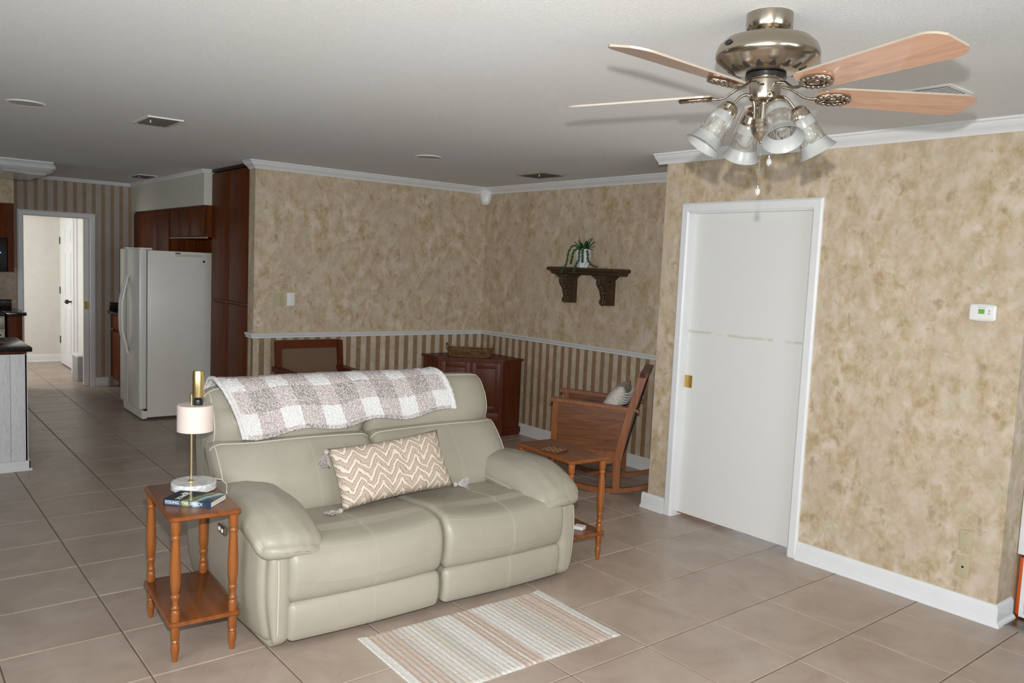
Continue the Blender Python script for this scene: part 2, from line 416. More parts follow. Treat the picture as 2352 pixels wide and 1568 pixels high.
for d, cx, cy in cands: link('tile', tme, MT['tile'], fl, (cx, cy, 0))
m = MB(); one = tile_mesh()
for d, cx, cy in rest: m.add([v + Vector((cx, cy, 0)) for v in one.v], one.f)
o = m.build('tile_field', MT['tile'], fl, None); o['kind'] = 'stuff'
# ceiling
struct(MB().box(-9.75, 6.3, -6.15, 2.2, H, H + 0.12).build('ceiling', MT['ceiling'], None, None), 'white popcorn textured ceiling')

def wall(name, mb, mat, label): return struct(mb.build(name, mat, None, None), label)
RT, RB = 0.982, 0.937      # chair rail
# door wall
DX0, DX1, DZ = 0.157, 1.05, 2.058
wall('wall_right', MB().box(XE, DX0, YW, YW + 0.13, 0, H).box(DX1, XR, YW, YW + 0.13, 0, H).box(DX0, DX1, YW, YW + 0.13, DZ, H), MT['wallpaper'], 'mottled beige wallpapered wall around the white sliding door')
wall('wall_alcove', MB().box(XE, XE + 0.12, YW + 0.13, YD, 0, H), MT['wallpaper'], 'wallpapered return wall at the end of the alcove')
wall('wall_hall', MB().box(XR - 0.12, XR, YW + 0.13, 2.1, 0, H), MT['wallpaper'], 'wallpapered return wall beside the louvered door')
# dining walls: upper mottled, lower striped
wall('wall_back', MB().box(XD - 0.134, XE, YD, YD + 0.12, RB, H), MT['wallpaper'], 'mottled beige wallpaper above the chair rail behind the wooden shelf')
wall('wall_back_lower', MB().box(XD - 0.134, XE, YD, YD + 0.12, 0, RB), MT['stripes'], 'brown striped wallpaper below the chair rail behind the rocker')
wall('wall_left', MB().box(XD - 0.134, XD, -1.412, YD, RB, H), MT['wallpaper'], 'mottled beige wallpaper above the chair rail beside the pantry')
wall('wall_left_lower', MB().box(XD - 0.134, XD, -1.412, YD, 0, RB), MT['stripes'], 'brown striped wallpaper below the chair rail behind the cane chair')
# kitchen back wall with doorway
KY0, KY1, KZ = -2.60, -1.92, 2.0
wall('wall_kitchen', MB().box(XK - 0.13, XK, KY1, -0.6, 0, H).box(XK - 0.13, XK, -5.6, KY0, 0, H).box(XK - 0.13, XK, KY0, KY1, KZ, H), MT['kstripes'], 'striped wallpapered kitchen wall around the open doorway')
wall('wall_kitchen_side', MB().box(XK, XD - 0.134, -0.72, -0.6, 0, H), MT['offwall'], 'cream kitchen wall behind the cabinets')
wall('wall_mudroom', MB().box(-9.72, -9.6, -3.9, -1.7, 0, H), MT['mudwall'], 'cream painted wall of the room beyond the doorway')
wall('wall_mudroom_side', MB().box(-9.6, XK - 0.13, -1.80, -1.68, 0, H), MT['mudwall'], 'cream painted side wall of the room beyond the doorway')
wall('wall_mudroom_window', MB().box(-9.6, XK - 0.13, -3.9, -3.78, 0, 0.75).box(-9.6, XK - 0.13, -3.9, -3.78, 2.25, H).box(-9.6, -9.0, -3.9, -3.78, 0.75, 2.25).box(-7.6, XK - 0.13, -3.9, -3.78, 0.75, 2.25), MT['mudwall'], 'cream wall with a window lighting the room beyond')
wall('wall_hall_back', MB().box(XR, 3.7, 2.0, 2.12, 0, H), MT['mudwall'], 'pale wall closing the hallway')
wall('wall_hall_side', MB().box(3.6, 3.72, YW, 2.0, 0, H), MT['mudwall'], 'pale side wall of the hallway')
wall('wall_living_right', MB().box(3.72, 6.3, YW, YW + 0.12, 0, H), MT['wallpaper'], 'wallpapered wall right of the hallway opening')
# walls behind the photographer, with windows
def window_wall(name, n, axis, pos, a0, a1, w0, w1, z0, z1, th, mat, label):
    m = MB()
    def bx(u0, u1, zz0, zz1, t0=pos, t1=pos + th):
        lo, hi = min(t0, t1), max(t0, t1)
        m.box(u0, u1, lo, hi, zz0, zz1) if axis == 'x' else m.box(lo, hi, u0, u1, zz0, zz1)
    bx(a0, w0, 0, H); bx(w1, a1, 0, H); bx(w0, w1, 0, z0); bx(w0, w1, z1, H)
    wall(name, m, mat, label)
    f = MB()
    def fx(u0, u1, zz0, zz1, d=0.03):
        lo, hi = sorted((pos + th * 0.5 - d, pos + th * 0.5 + d))
        f.box(u0, u1, lo, hi, zz0, zz1) if axis == 'x' else f.box(lo, hi, u0, u1, zz0, zz1)
    e = 0.05
    fx(w0, w0 + e, z0, z1); fx(w1 - e, w1, z0, z1); fx(w0 + e, w1 - e, z0, z0 + e); fx(w0 + e, w1 - e, z1 - e, z1); mid = (w0 + w1) / 2; fx(mid - 0.02, mid + 0.02, z0 + e, z1 - e)
    w = struct(f.build('window_%d' % n, MT['trim'], None, None), 'white framed window behind the photographer')
window_wall('wall_front', 1, 'x', -6.0, XK, 6.3, 1.1, 3.7, 0.8, 2.1, -0.12, MT['wallpaper'], 'wallpapered wall with a window left of the photographer')
window_wall('wall_rear', 2, 'y', 6.2, -6.0, YW, -3.9, -1.3, 0.8, 2.1, 0.12, MT['wallpaper'], 'wallpapered wall with a window behind the photographer')
window_wall('wall_kitchen_left', 3, 'x', -5.6, XK, -3.0, -5.6, -4.4, 1.1, 2.1, -0.12, MT['wallpaper'], 'kitchen wall with a window')
# lawn seen through the windows
t = NT('lawn'); v = t.coord(); t.base(t.ramp(t.noise(v, 6, 4), [(0.3, (0.05, 0.12, 0.02)), (0.7, (0.16, 0.3, 0.05))])); t.set(rough=0.9)
struct(MB().box(-30, 30, -30, -6.16, -0.4, -0.3).box(6.34, 30, -6.16, 20, -0.4, -0.3).build('ground', t.m, None, None), 'green lawn outside the windows')

# ---- trims
crown = [(0, H), (0, H - 0.066), (0.008, H - 0.066), (0.012, H - 0.056), (0.03, H - 0.042), (0.052, H - 0.026), (0.058, H - 0.014), (0.068, H - 0.010), (0.070, H)]
smallcrown = [(0, H), (0, H - 0.04), (0.008, H - 0.04), (0.022, H - 0.02), (0.03, H)]
rail = [(0, RT), (0, RB), (0.012, RB), (0.016, RB + 0.006), (0.014, RB + 0.012), (0.020, RB + 0.018), (0.026, RB + 0.030), (0.030, RB + 0.038), (0.026, RT - 0.002), (0.02, RT)]
baseb = [(0, 0), (0.030, 0), (0.030, 0.008), (0.024, 0.018), (0.016, 0.022), (0.015, 0.085), (0.011, 0.097), (0.006, 0.104), (0, 0.106)]
ptA = [(-3.315, -1.412), (XD, -1.412), (XD, YD), (XE, YD)]
struct(sweep(ptA, crown).build('trim_1', MT['trim'], None, 35), 'white crown moulding around the dining corner')
struct(sweep(ptA, rail).build('trim_2', MT['trim'], None, 40), 'white chair rail around the dining corner')
struct(sweep(ptA, baseb).build('baseboard_back', MT['trim'], None, 35), 'white baseboard of the dining corner')
struct(sweep([(XE - 0.072, YW), (3.0, YW)][:1] + [(XR, YW), (XR, 1.9)], crown).build('trim_3', MT['trim'], None, 35), 'white crown moulding above the sliding door')
struct(sweep([(XE - 0.045, YW), (0.093, YW)], baseb).build('baseboard_right', MT['trim'], None, 35), 'short white baseboard left of the sliding door')
struct(sweep([(1.114, YW), (XR, YW), (XR, 0.43)], baseb).build('baseboard_right', MT['trim'], None, 35), 'white baseboard right of the sliding door')
struct(sweep([(XK, -3.1), (XK, -1.45)], smallcrown).build('trim_4', MT['trim'], None, 35), 'thin white moulding above the kitchen doorway')
struct(sweep([(XK, -1.86), (XK, -1.72)], baseb).build('baseboard_kitchen', MT['trim'], None, 35), 'short white baseboard by the kitchen doorway')
struct(sweep([(-9.6, -3.7), (-9.6, -1.80)], baseb).build('baseboard_mudroom', MT['trim'], None, 35), 'white baseboard in the room beyond the doorway')

# ---- sliding door with casing
def casing(name, axis, pos, a0, a1, zt, w, th, jamb, label, sgn):
    """door casing: three mitred boards and jambs"""
    m = MB()
    def P(u, d, z): return (u, pos + sgn * d, z) if axis == 'x' else (pos + sgn * d, u, z)
    prof = [(0, 0), (0, 0.010), (0.012, th), (w - 0.012, th), (w, th * 0.5), (w, 0)]
    rows = []
    for (u, z, su, sz) in ((a0, 0, -1, 0), (a0, zt, -1, 1), (a1, zt, 1, 1), (a1, 0, 1, 0)):
        rows.append([P(u + su * q, d, z + sz * q) for q, d in prof])
    m.grid(rows, closed_u=True, cap=True)
    o = struct(m.build(name, MT['trim'], None, 30), label)
    return o
cs = casing('trim_5', 'x', YW, DX0, DX1, DZ, 0.064, 0.018, 0, 'white casing around the sliding door', -1)
MB().box(DX0 - 0.002, DX0 + 0.004, YW - 0.002, YW + 0.13, 0, DZ).box(DX1 - 0.004, DX1 + 0.002, YW - 0.002, YW + 0.13, 0, DZ).box(DX0, DX1, YW - 0.002, YW + 0.13, DZ - 0.004, DZ + 0.002).build('jamb', MT['trim'], cs, None)
t = NT('door_paint'); sx = t.n('ShaderNodeTexCoord'); sp = t.n('ShaderNodeSeparateXYZ'); t.l(sx.outputs['Object'], sp.inputs[0])
wob = t.noise(t.coord('Object', (5, 1, 1)), 1.6, 3)
zz = t.math('ADD', sp.outputs[2], t.math('MULTIPLY', wob, 0.03))
band = t.ramp(t.math('ABSOLUTE', t.math('SUBTRACT', zz, 1.287)), [(0.004, 1.0), (0.012, 0.0)])
gate = t.ramp(t.noise(t.coord('Object', (7, 1, 2)), 1.0, 2), [(0.45, 0.0), (0.55, 0.8)])
t.base(t.mix(t.math('MULTIPLY', band, gate), (0.78, 0.775, 0.75), (0.60, 0.60, 0.48))); t.set(rough=0.42); t.bump(t.noise(t.coord('Object', (1, 1, 0.3)), 120, 3), 0.1, 0.003)
dm = t.m
door = struct(MB().box(DX0 + 0.004, DX1 - 0.004, YW + 0.048, YW + 0.088, 0.028, DZ - 0.004, 0.002).build('door_1', dm, None, None), 'plain white sliding pocket door with a brass pull')
hp = MB()
px0, px1, pz0, pz1 = DX0 + 0.008, DX0 + 0.066, 0.892, 0.975
yf = YW + 0.048
hp.box(px0, px0 + 0.012, yf - 0.004, yf, pz0, pz1).box(px1 - 0.012, px1, yf - 0.004, yf, pz0, pz1).box(px0 + 0.012, px1 - 0.012, yf - 0.004, yf, pz0, pz0 + 0.014).box(px0 + 0.012, px1 - 0.012, yf - 0.004, yf, pz1 - 0.014, pz1).box(px0 + 0.012, px1 - 0.012, yf - 0.0012, yf, pz0 + 0.014, pz1 - 0.014)
hp.box(px0 + 0.018, px1 - 0.018, yf - 0.006, yf, pz0 + 0.022, pz1 - 0.022, 0.002)
hp.build('pull_handle', MT['brass'], door, None)
mb = MB(); n = 26
ed = [(DX0 + 0.01 + (DX1 - DX0 - 0.02) * k / n, 0.022 + 0.012 * k / n - 0.006 * random.random()) for k in range(n + 1)]
mb.grid([[(x, YW + 0.05, z) for x, z in ed], [(x, YW + 0.05, 0.045) for x, z in ed], [(x, YW + 0.084, 0.045) for x, z in ed], [(x, YW + 0.084, z) for x, z in ed], [(x, YW + 0.05, z) for x, z in ed]])
mb.build('worn_edge', M_plain('raw_door_edge', (0.33, 0.12, 0.04), 0.8, var=0.4, scale=30), door, None)

# ---- kitchen doorway casing, pocket door
casing('trim_6', 'y', XK, KY0, KY1, KZ, 0.063, 0.018, 0, 'white casing around the kitchen doorway', 1)
pd = struct(MB().box(XK - 0.085, XK - 0.045, KY1 - 0.06, KY1 + 0.2, 0.02, KZ).build('door_2', MT['trim'], None, None), 'edge of a white pocket door slid into the kitchen doorway')
MB().box(XK - 0.045, XK - 0.040, KY1 - 0.055, KY1 - 0.005, 0.93, 1.02, 0.001).build('latch_plate', MT['brass'], pd, None)
# mudroom six panel door on the side wall
md = struct(MB().box(-9.28, -8.42, -1.845, -1.80, 0.02, 2.03).build('door_3', MT['trim'], None, None), 'white panelled door with black hinges beyond the doorway')
for (a, b) in ((-9.18, -8.9), (-8.8, -8.52)):
    for (z0, z1) in ((0.2, 0.85), (1.0, 1.6), (1.7, 1.92)):
        m = MB(); m.box(a, b, -1.850, -1.845, z0, z1); m.box(a + 0.03, b - 0.03, -1.856, -1.85, z0 + 0.03, z1 - 0.03, 0.002); m.build('door_panel', MT['trim'], md, None)
for z in (0.35, 1.05, 1.75): MB().box(-9.30, -9.275, -1.856, -1.84, z - 0.05, z + 0.05).build('hinge', MT['black'], md, None)
k = MB(); k.sphere((-8.52, -1.90, 0.93), 0.03, 12, 8, (1, 1, 1)); k.tube([(-8.52, -1.845, 0.93), (-8.52, -1.89, 0.93)], 0.012); k.build('door_knob', MT['black'], md, 60)
struct(MB().box(-9.36, -9.28, -1.822, -1.80, 0, 2.11).box(-8.42, -8.34, -1.822, -1.80, 0, 2.11).box(-9.28, -8.42, -1.822, -1.80, 2.03, 2.11).build('trim_7', MT['trim'], None, None), 'white casing of the panelled door beyond the doorway')
pt = thing('pet_steps', 'small grey folded pet ramp leaning by the panelled door', 'steps', (-7.62, -1.915, 0))
m = MB(); m.box(-0.16, 0.16, -0.06, 0.06, 0.0, 0.30, 0.01); m.build('body', M_plain('grey_plastic', (0.35, 0.35, 0.36), 0.6), pt)
for k in range(3): MB().box(-0.22 + 0.02 * k, -0.16, -0.06, 0.06, 0.06 + 0.09 * k, 0.12 + 0.09 * k, 0.008).build('step', MT['white'], pt)
MB().box(-0.20, 0.17, -0.065, 0.065, 0.30, 0.325, 0.008).build('lid', MT['white'], pt)

# ------------------------------------------------------------------ loveseat
SOFA = (0.025, -1.92, 0.0)
sofa = thing('recliner_loveseat', 'beige leather reclining loveseat with two seats and padded arms', 'sofa', SOFA, -0.03)
L = MT['leather']
def lean(a, b):
    k = max(0.0, b - 0.45); return (a - 0.16 * k, b - 0.05 * k)
# carcass: plinth, back shell
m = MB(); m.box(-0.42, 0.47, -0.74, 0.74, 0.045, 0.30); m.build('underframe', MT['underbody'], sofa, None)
shell = Loft([lean(*q) for q in [(-0.47, 0.05), (-0.10, 0.05), (-0.08, 0.40), (-0.20, 0.70), (-0.30, 0.90), (-0.36, 0.96), (-0.43, 0.94), (-0.50, 0.72), (-0.50, 0.35)]], -0.835, 0.835, 0.05, 0.0, 10)
shell.mb().build('back_shell', L, sofa, 60)
for (fx, fy) in ((0.40, -0.70), (0.40, 0.70), (-0.40, -0.70), (-0.40, 0.70)):
    MB().lathe([(0.022, 0), (0.026, 0.01), (0.026, 0.05)], 14, (fx, fy, 0)).build('foot', MT['black'], sofa)
HEAD = None
for sgn in (-1, 1):
    y0, y1 = (-0.758, -0.006) if sgn < 0 else (0.006, 0.738)
    b0, b1 = (-0.848, -0.044) if sgn < 0 else (-0.036, 0.812)
    # seat cushion
    def dip(v, y0=y0, y1=y1):
        u = 2 * (v.y - y0) / (y1 - y0) - 1
        if v.z > 0.3: v = v + Vector((0, 0, -0.018 * (1 - u * u) - (0.016 * (1 - u * u) if v.x > 0.42 else 0)))
        if v.x > 0.45: v = v + Vector((0.012 * (1 - u * u), 0, 0))
        return v
    seat = Loft([(-0.02, 0.24), (0.25, 0.215), (0.50, 0.205), (0.548, 0.215), (0.572, 0.255), (0.582, 0.32), (0.578, 0.385), (0.556, 0.435), (0.51, 0.468), (0.40, 0.478), (0.22, 0.462), (0.04, 0.452), (-0.05, 0.44), (-0.06, 0.34)], y0, y1, 0.035, 0.006, 16, 6, dip)
    so = seat.mb().build('seat_cushion', L, sofa, 70)
    i1 = nearest(seat, 0.545, 0.448); MB().tube(seat.across(i1, 0.0003)[3:-3], 0.0011, 6).build('stitching', MT['stitch'], so)
    a, b = nearest(seat, 0.535, 0.21), nearest(seat, 0.05, 0.452); ym = (y0 + y1) / 2 + 0.02
    for d in (-0.004, 0.004): MB().tube(seat.along(ym + d, a, b, 0.0002), 0.0009, 6).build('stitching', MT['stitch'], so)
    # lower leg rest panel
    leg = Loft([(0.36, 0.06), (0.47, 0.035), (0.535, 0.034), (0.556, 0.06), (0.566, 0.12), (0.562, 0.175), (0.545, 0.203), (0.50, 0.205), (0.36, 0.20)], y0 + 0.003, y1 - 0.003, 0.03, 0.006, 14, 6)
    lo = leg.mb().build('leg_rest', L, sofa, 70)
    a, b = nearest(leg, 0.535, 0.034), nearest(leg, 0.545, 0.203)
    for d in (-0.004, 0.004): MB().tube(leg.along(ym + d, a, b, 0.0002), 0.0009, 6).build('stitching', MT['stitch'], lo)
    # lumbar cushion
    def side(v, s=sgn):
        w = abs(v.y)
        if w > 0.60: v = v + Vector((-0.09 * ((w - 0.60) / 0.245) ** 2, 0, 0))
        return v
    lum = Loft([lean(*q) for q in [(-0.20, 0.40), (-0.02, 0.40), (0.045, 0.43), (0.062, 0.49), (0.04, 0.57), (0.0, 0.65), (-0.055, 0.725), (-0.095, 0.752), (-0.15, 0.755), (-0.22, 0.735), (-0.24, 0.55)]], b0, b1, 0.05, 0.012, 16, 6, side)
    bo = lum.mb().build('back_cushion', L, sofa, 70)
    i2 = nearest(lum, *lean(-0.088, 0.750)); MB().tube(lum.across(i2, 0.001)[1:-1], 0.0032, 8).build('piping', MT['piping'], bo)
    yo, rng = (b0 + 0.018, range(nearest(lum, *lean(0.05, 0.45)), i2 + 1)) if sgn < 0 else (b1 - 0.018, range(nearest(lum, *lean(0.05, 0.45)), i2 + 1))
    MB().tube([lum.at(i, yo, 0.002) for i in rng], 0.0032, 8).build('piping', MT['piping'], bo)
    a, b = nearest(lum, *lean(0.05, 0.45)), nearest(lum, *lean(-0.09, 0.752))
    for d in (-0.004, 0.004): MB().tube(lum.along((b0 + b1) / 2 + 0.05 + d, a, b, 0.0002), 0.0009, 6).build('stitching', MT['stitch'], bo)
    # headrest
    def hside(v):
        w = abs(v.y)
        if w > 0.60: v = v + Vector((-0.08 * ((w - 0.60) / 0.245) ** 2, 0, -0.015 * ((w - 0.60) / 0.245) ** 2 if v.z > 0.9 else 0))
        return v
    hd = Loft([lean(*q) for q in [(-0.28, 0.70), (-0.19, 0.715), (-0.150, 0.745), (-0.122, 0.80), (-0.118, 0.87), (-0.14, 0.95), (-0.175, 1.005), (-0.225, 1.025), (-0.29, 1.015), (-0.34, 0.97), (-0.36, 0.88), (-0.32, 0.76)]], b0 + (0.012 if sgn < 0 else 0), b1 - (0.012 if sgn > 0 else 0), 0.055, 0.012, 16, 6, hside)
    ho = hd.mb().build('headrest', L, sofa, 70)
    i3 = nearest(hd, *lean(-0.20, 1.02))
    MB().tube(hd.across(i3, 0.001)[1:-1], 0.0032, 8).build('piping', MT['piping'], ho)
    yo = hd.y0 + 0.018 if sgn < 0 else hd.y1 - 0.018
    MB().tube([hd.at(i, yo, 0.002) for i in range(nearest(hd, *lean(-0.15, 0.745)), i3 + 1)], 0.0032, 8).build('piping', MT['piping'], ho)
    if sgn < 0: HEAD = hd
    # arm body
    def armd(v, a, b, c, s=sgn):
        out = b * s   # +1 at the outer face
        x = v.x; y = v.y; z = v.z
        if a > 0:      # nose curves inwards at the front on the outer side
            y -= s * 0.040 * max(0, out) * a ** 3
            x -= 0.03 * max(0, out) ** 2 * a
        y += s * 0.012 * max(0, out) * (1 - c * c)
        y -= s * 0.03 * max(0, out) * max(0, -c) ** 2
        x += 0.012 * (1 - c * c) * max(0, a)
        z -= 0.11 * max(0, a) ** 2 * max(0, c)
        return Vector((x, y, z))
    vs, fs = rbox(0.50, 0.078, 0.262, 0.05, 14, (0, 0.004, 0), armd, (0.042, sgn * 0.806, 0.277))
    ao = MB().add(vs, fs).build('arm', L, sofa, 180)
    # piping down the front of the arm
    pts = []
    for k in range(15):
        c = 0.80 - 1.80 * k / 14; b = (-0.1 if sgn < 0 else 0.45) * sgn
        w = armd(Vector((0.497 - 0.035 * max(0, abs(c) - 0.86) / 0.14, 0.078 * b, 0.262 * c * 0.985)), 0.995, b, c)
        pts.append(w + Vector((0.042 + 0.0015, sgn * 0.806, 0.277)))
    MB().tube(pts, 0.0034, 8).build('piping', MT['piping'], ao)
    # arm pad
    def padd(v, a, b, c, s=sgn):
        inn = -b * s
        z = v.z + 0.03 * (1 - a * a) - 0.055 * max(0, inn) ** 1.5 * (0.4 + 0.6 * (a + 1) / 2)
        y = v.y; x = v.x
        if a > 0.2:
            q = (a - 0.2) / 0.8
            z -= 0.35 * v.z * q ** 2 + 0.055 * q ** 2; y -= s * 0.012 * q * q
            x -= 0.035 * q * max(0, b * s) ** 2 + 0.03 * q * max(0, inn) ** 2
        if a < 0: z += 0.02 * a * a
        w = noise.noise(Vector((v.x * 9, v.y * 14, 3.1 * s))) * 0.006 * (1 - b * b) + 0.007 * max(0, a) * noise.noise(Vector((v.x * 8, v.y * 38, 5.1 * s)))
        return Vector((x, y, z + (w if c > 0 else 0)))
    vs, fs = rbox(0.365, 0.160, 0.060, 0.056, 16, (0, 0, 0.026), padd, (0.212, sgn * 0.735, 0.490))
    po = MB().add(vs, fs).build('arm_pad', L, sofa, 180)
    # seam round the pad
    pts = []
    for k in range(37):
        tt = k / 36
        a = -0.7 + 1.62 * tt; b = -1.0 * sgn
        p = Vector((0.365 * a * 0.99, 0.160 * b * 1.004, -0.012))
        pts.append(padd(p, a, b, -0.15) + Vector((0.212, sgn * 0.735, 0.490)))
    MB().tube(pts, 0.003, 6).build('piping', MT['piping'], po)
    if sgn < 0:
        pp = MB().box(0.11, 0.205, -0.912, -0.902, 0.42, 0.455, 0.003).build('control_panel', MT['nickel_dark'], ao)
        for xx in (0.135, 0.175): MB().box(xx - 0.009, xx + 0.009, -0.916, -0.911, 0.43, 0.446, 0.002).build('button', MT['white'], pp)

# ---- sherpa throw over the headrests
t = NT('sherpa_plaid'); uvn = t.n('ShaderNodeUVMap'); sp = t.n('ShaderNodeSeparateXYZ'); t.l(uvn.outputs[0], sp.inputs[0])
ob = t.coord()
wig = t.math('MULTIPLY', t.math('SUBTRACT', t.noise(ob, 26, 2), 0.5), 0.06)
fu = t.math('FRACT', t.math('ADD', t.math('MULTIPLY', sp.outputs[0], 5.6), wig)); fv = t.math('FRACT', t.math('ADD', t.math('ADD', t.math('MULTIPLY', sp.outputs[1], 3.03), 0.546), wig))
au = t.ramp(fu, [(0.0, 0.0), (0.03, 0.5), (0.47, 0.5), (0.5, 0.0)]); av = t.ramp(fv, [(0.0, 0.0), (0.03, 0.5), (0.47, 0.5), (0.5, 0.0)])
lev = t.math('ADD', au, av)
curl = t.noise(ob, 135, 3, 0.7, 1.5); vor = t.n('ShaderNodeTexVoronoi'); vor.inputs['Scale'].default_value = 150; t.l(ob, vor.inputs['Vector'])
spk = t.ramp(t.math('ADD', t.math('MULTIPLY', curl, 0.7), t.math('MULTIPLY', vor.outputs[0], 0.35)), [(0.38, 0.0), (0.60, 1.0)])
darkc = t.mix(spk, (0.15, 0.115, 0.105), (0.66, 0.61, 0.59)); midc = t.mix(spk, (0.36, 0.27, 0.265), (0.76, 0.70, 0.69)); whitec = t.mix(spk, (0.74, 0.72, 0.70), (0.86, 0.85, 0.84))
c1 = t.mix(t.ramp(lev, [(0.2, 0.0), (0.3, 1.0)]), darkc, midc); c2 = t.mix(t.ramp(lev, [(0.7, 0.0), (0.8, 1.0)]), c1, whitec)
edge = t.ramp(t.math('ABSOLUTE', t.math('SUBTRACT', sp.outputs[0], 0.5)), [(0.470, 0.0), (0.476, 1.0)])
t.base(t.mix(edge, c2, (0.80, 0.78, 0.77))); t.set(rough=0.95, spec=0.1); t.bump(curl, 0.5, 0.008); sherpa = t.m
NU, NV = 430, 190
path = [(-0.405, 0.80), (-0.40, 0.90), (-0.372, 0.99), (-0.315, 1.042), (-0.23, 1.054), (-0.162, 1.030), (-0.118, 0.965), (-0.096, 0.885), (-0.096, 0.815), (-0.116, 0.758)]
pc = catmull([lean(*q) for q in path], 12, False); Lp = [0]
for i in range(1, len(pc)): Lp.append(Lp[-1] + (pc[i] - pc[i - 1]).length)
def pat(s):
    s = max(0, min(1, s)) * Lp[-1]
    for i in range(1, len(pc)):
        if Lp[i] >= s:
            k = (s - Lp[i - 1]) / (Lp[i] - Lp[i - 1] + 1e-9); p = pc[i - 1].lerp(pc[i], k); d = (pc[i] - pc[i - 1]).normalized(); return p, Vector((-d.y, d.x))
vs = []; uvs = []
for j in range(NV + 1):
    for i in range(NU + 1):
        u = i / NU; v = j / NV
        ylen = -0.805 + 1.275 * u
        send = 0.965 - 0.075 * u + 0.018 * math.sin(u * 19) - 0.03 * max(0, u - 0.9) * 10 * 0.3
        s = 0.05 + (send - 0.05) * v
        p, n_ = pat(s)
        y = ylen + 0.085 * max(0, v - 0.55) / 0.45 * (1 - u) + 0.04 * max(0, v - 0.55) / 0.45 * u
        fuzz = 0.0065 * abs(noise.noise(Vector((y * 120, s * 85, 2.2)))) + 0.004 * noise.noise(Vector((y * 230, s * 165, 7.7))) + 0.004 * noise.noise(Vector((y * 7, s * 6, 1.0)))
        e = 0.004 if min(u, 1 - u) > 0.012 and v < 0.985 else 0.009
        q = p + n_ * (0.008 + e + fuzz)
        jit = 0.003 * noise.noise(Vector((u * 260, v * 120, 9)))
        sag = 0.006 * math.sin(u * 31) * max(0, v - 0.6)
        vs.append(Vector((q.x + sag, y + (jit if u in (0, 1) else 0), q.y + (jit if j == NV else 0)))); uvs.append((u, v))
fs = [(j * (NU + 1) + i, j * (NU + 1) + i + 1, (j + 1) * (NU + 1) + i + 1, (j + 1) * (NU + 1) + i) for j in range(NV) for i in range(NU)]
# give the blanket its thickness
nb = len(vs); back = []
for j in range(NV + 1):
    for i in range(NU + 1):
        p = vs[j * (NU + 1) + i]; s = j / NV; q, n_ = pat(0.05 + 0.9 * s); back.append(p - Vector((n_.x, 0, n_.y)) * 0.016)
rim = [j * (NU + 1) for j in range(NV + 1)] + [NV * (NU + 1) + i for i in range(1, NU + 1)] + [j * (NU + 1) + NU for j in range(NV - 1, -1, -1)] + [i for i in range(NU - 1, 0, -1)]
fs2 = [tuple(reversed([nb + k for k in f])) for f in fs] + [(rim[k], rim[(k + 1) % len(rim)], nb + rim[(k + 1) % len(rim)], nb + rim[k]) for k in range(len(rim))]
me = mesh_from(vs + back, fs + fs2, 'throw', 180)
uvl = me.uv_layers.new(name='UVMap'); allu = uvs + uvs
for lp in me.loops: uvl.data[lp.index].uv = allu[lp.vertex_index]
bm = bmesh.new(); bm.from_mesh(me); bmesh.ops.recalc_face_normals(bm, faces=bm.faces); bm.to_mesh(me); bm.free()
tag(link('throw_blanket', me, sherpa, None, SOFA, (0, 0, -0.03)), 'fluffy white and mauve checked throw draped over the back of the loveseat', 'blanket')

# ---- lumbar pillow with tassels
t = NT('zigzag_pillow'); uvn = t.n('ShaderNodeUVMap'); sp = t.n('ShaderNodeSeparateXYZ'); t.l(uvn.outputs[0], sp.inputs[0]); ob = t.coord()
u_ = sp.outputs[0]; v_ = sp.outputs[1]
wob = t.math('MULTIPLY', t.math('SUBTRACT', t.noise(t.coord('UV', (8, 5, 1)), 1.0, 2), 0.5), 0.24)
tri = t.math('PINGPONG', t.math('ADD', t.math('MULTIPLY', u_, 12.0), t.math('MULTIPLY', wob, 2.0)), 1.0)
ph = t.math('ADD', t.math('ADD', t.math('MULTIPLY', v_, 6.2), t.math('MULTIPLY', tri, 1.25)), t.math('MULTIPLY', wob, 5.5))
fr = t.math('FRACT', ph)
band = t.ramp(fr, [(0.0, 0.0), (0.28, 0.0), (0.33, 1.0), (0.60, 1.0), (0.65, 0.35), (0.80, 0.35), (0.85, 0.0)])
lines = t.ramp(t.math('FRACT', t.math('MULTIPLY', ph, 2.0)), [(0.41, 0.0), (0.46, 1.0), (0.54, 1.0), (0.59, 0.0)])
dash = t.ramp(t.math('FRACT', t.math('MULTIPLY', u_, 80.0)), [(0.52, 0.0), (0.58, 1.0)])
cream = t.mix(t.noise(ob, 60, 2), (0.66, 0.57, 0.45), (0.76, 0.68, 0.57)); taupe = t.mix(t.noise(ob, 60, 2), (0.47, 0.365, 0.29), (0.54, 0.43, 0.35))
c = t.mix(band, taupe, cream)
c = t.mix(t.math('MULTIPLY', t.math('MULTIPLY', lines, dash), 0.95), c, (0.10, 0.055, 0.035))
t.base(c); t.set(rough=0.85, spec=0.15); t.bump(t.math('ADD', band, t.math('MULTIPLY', lines, -0.6)), 0.5, 0.005); zig = t.m
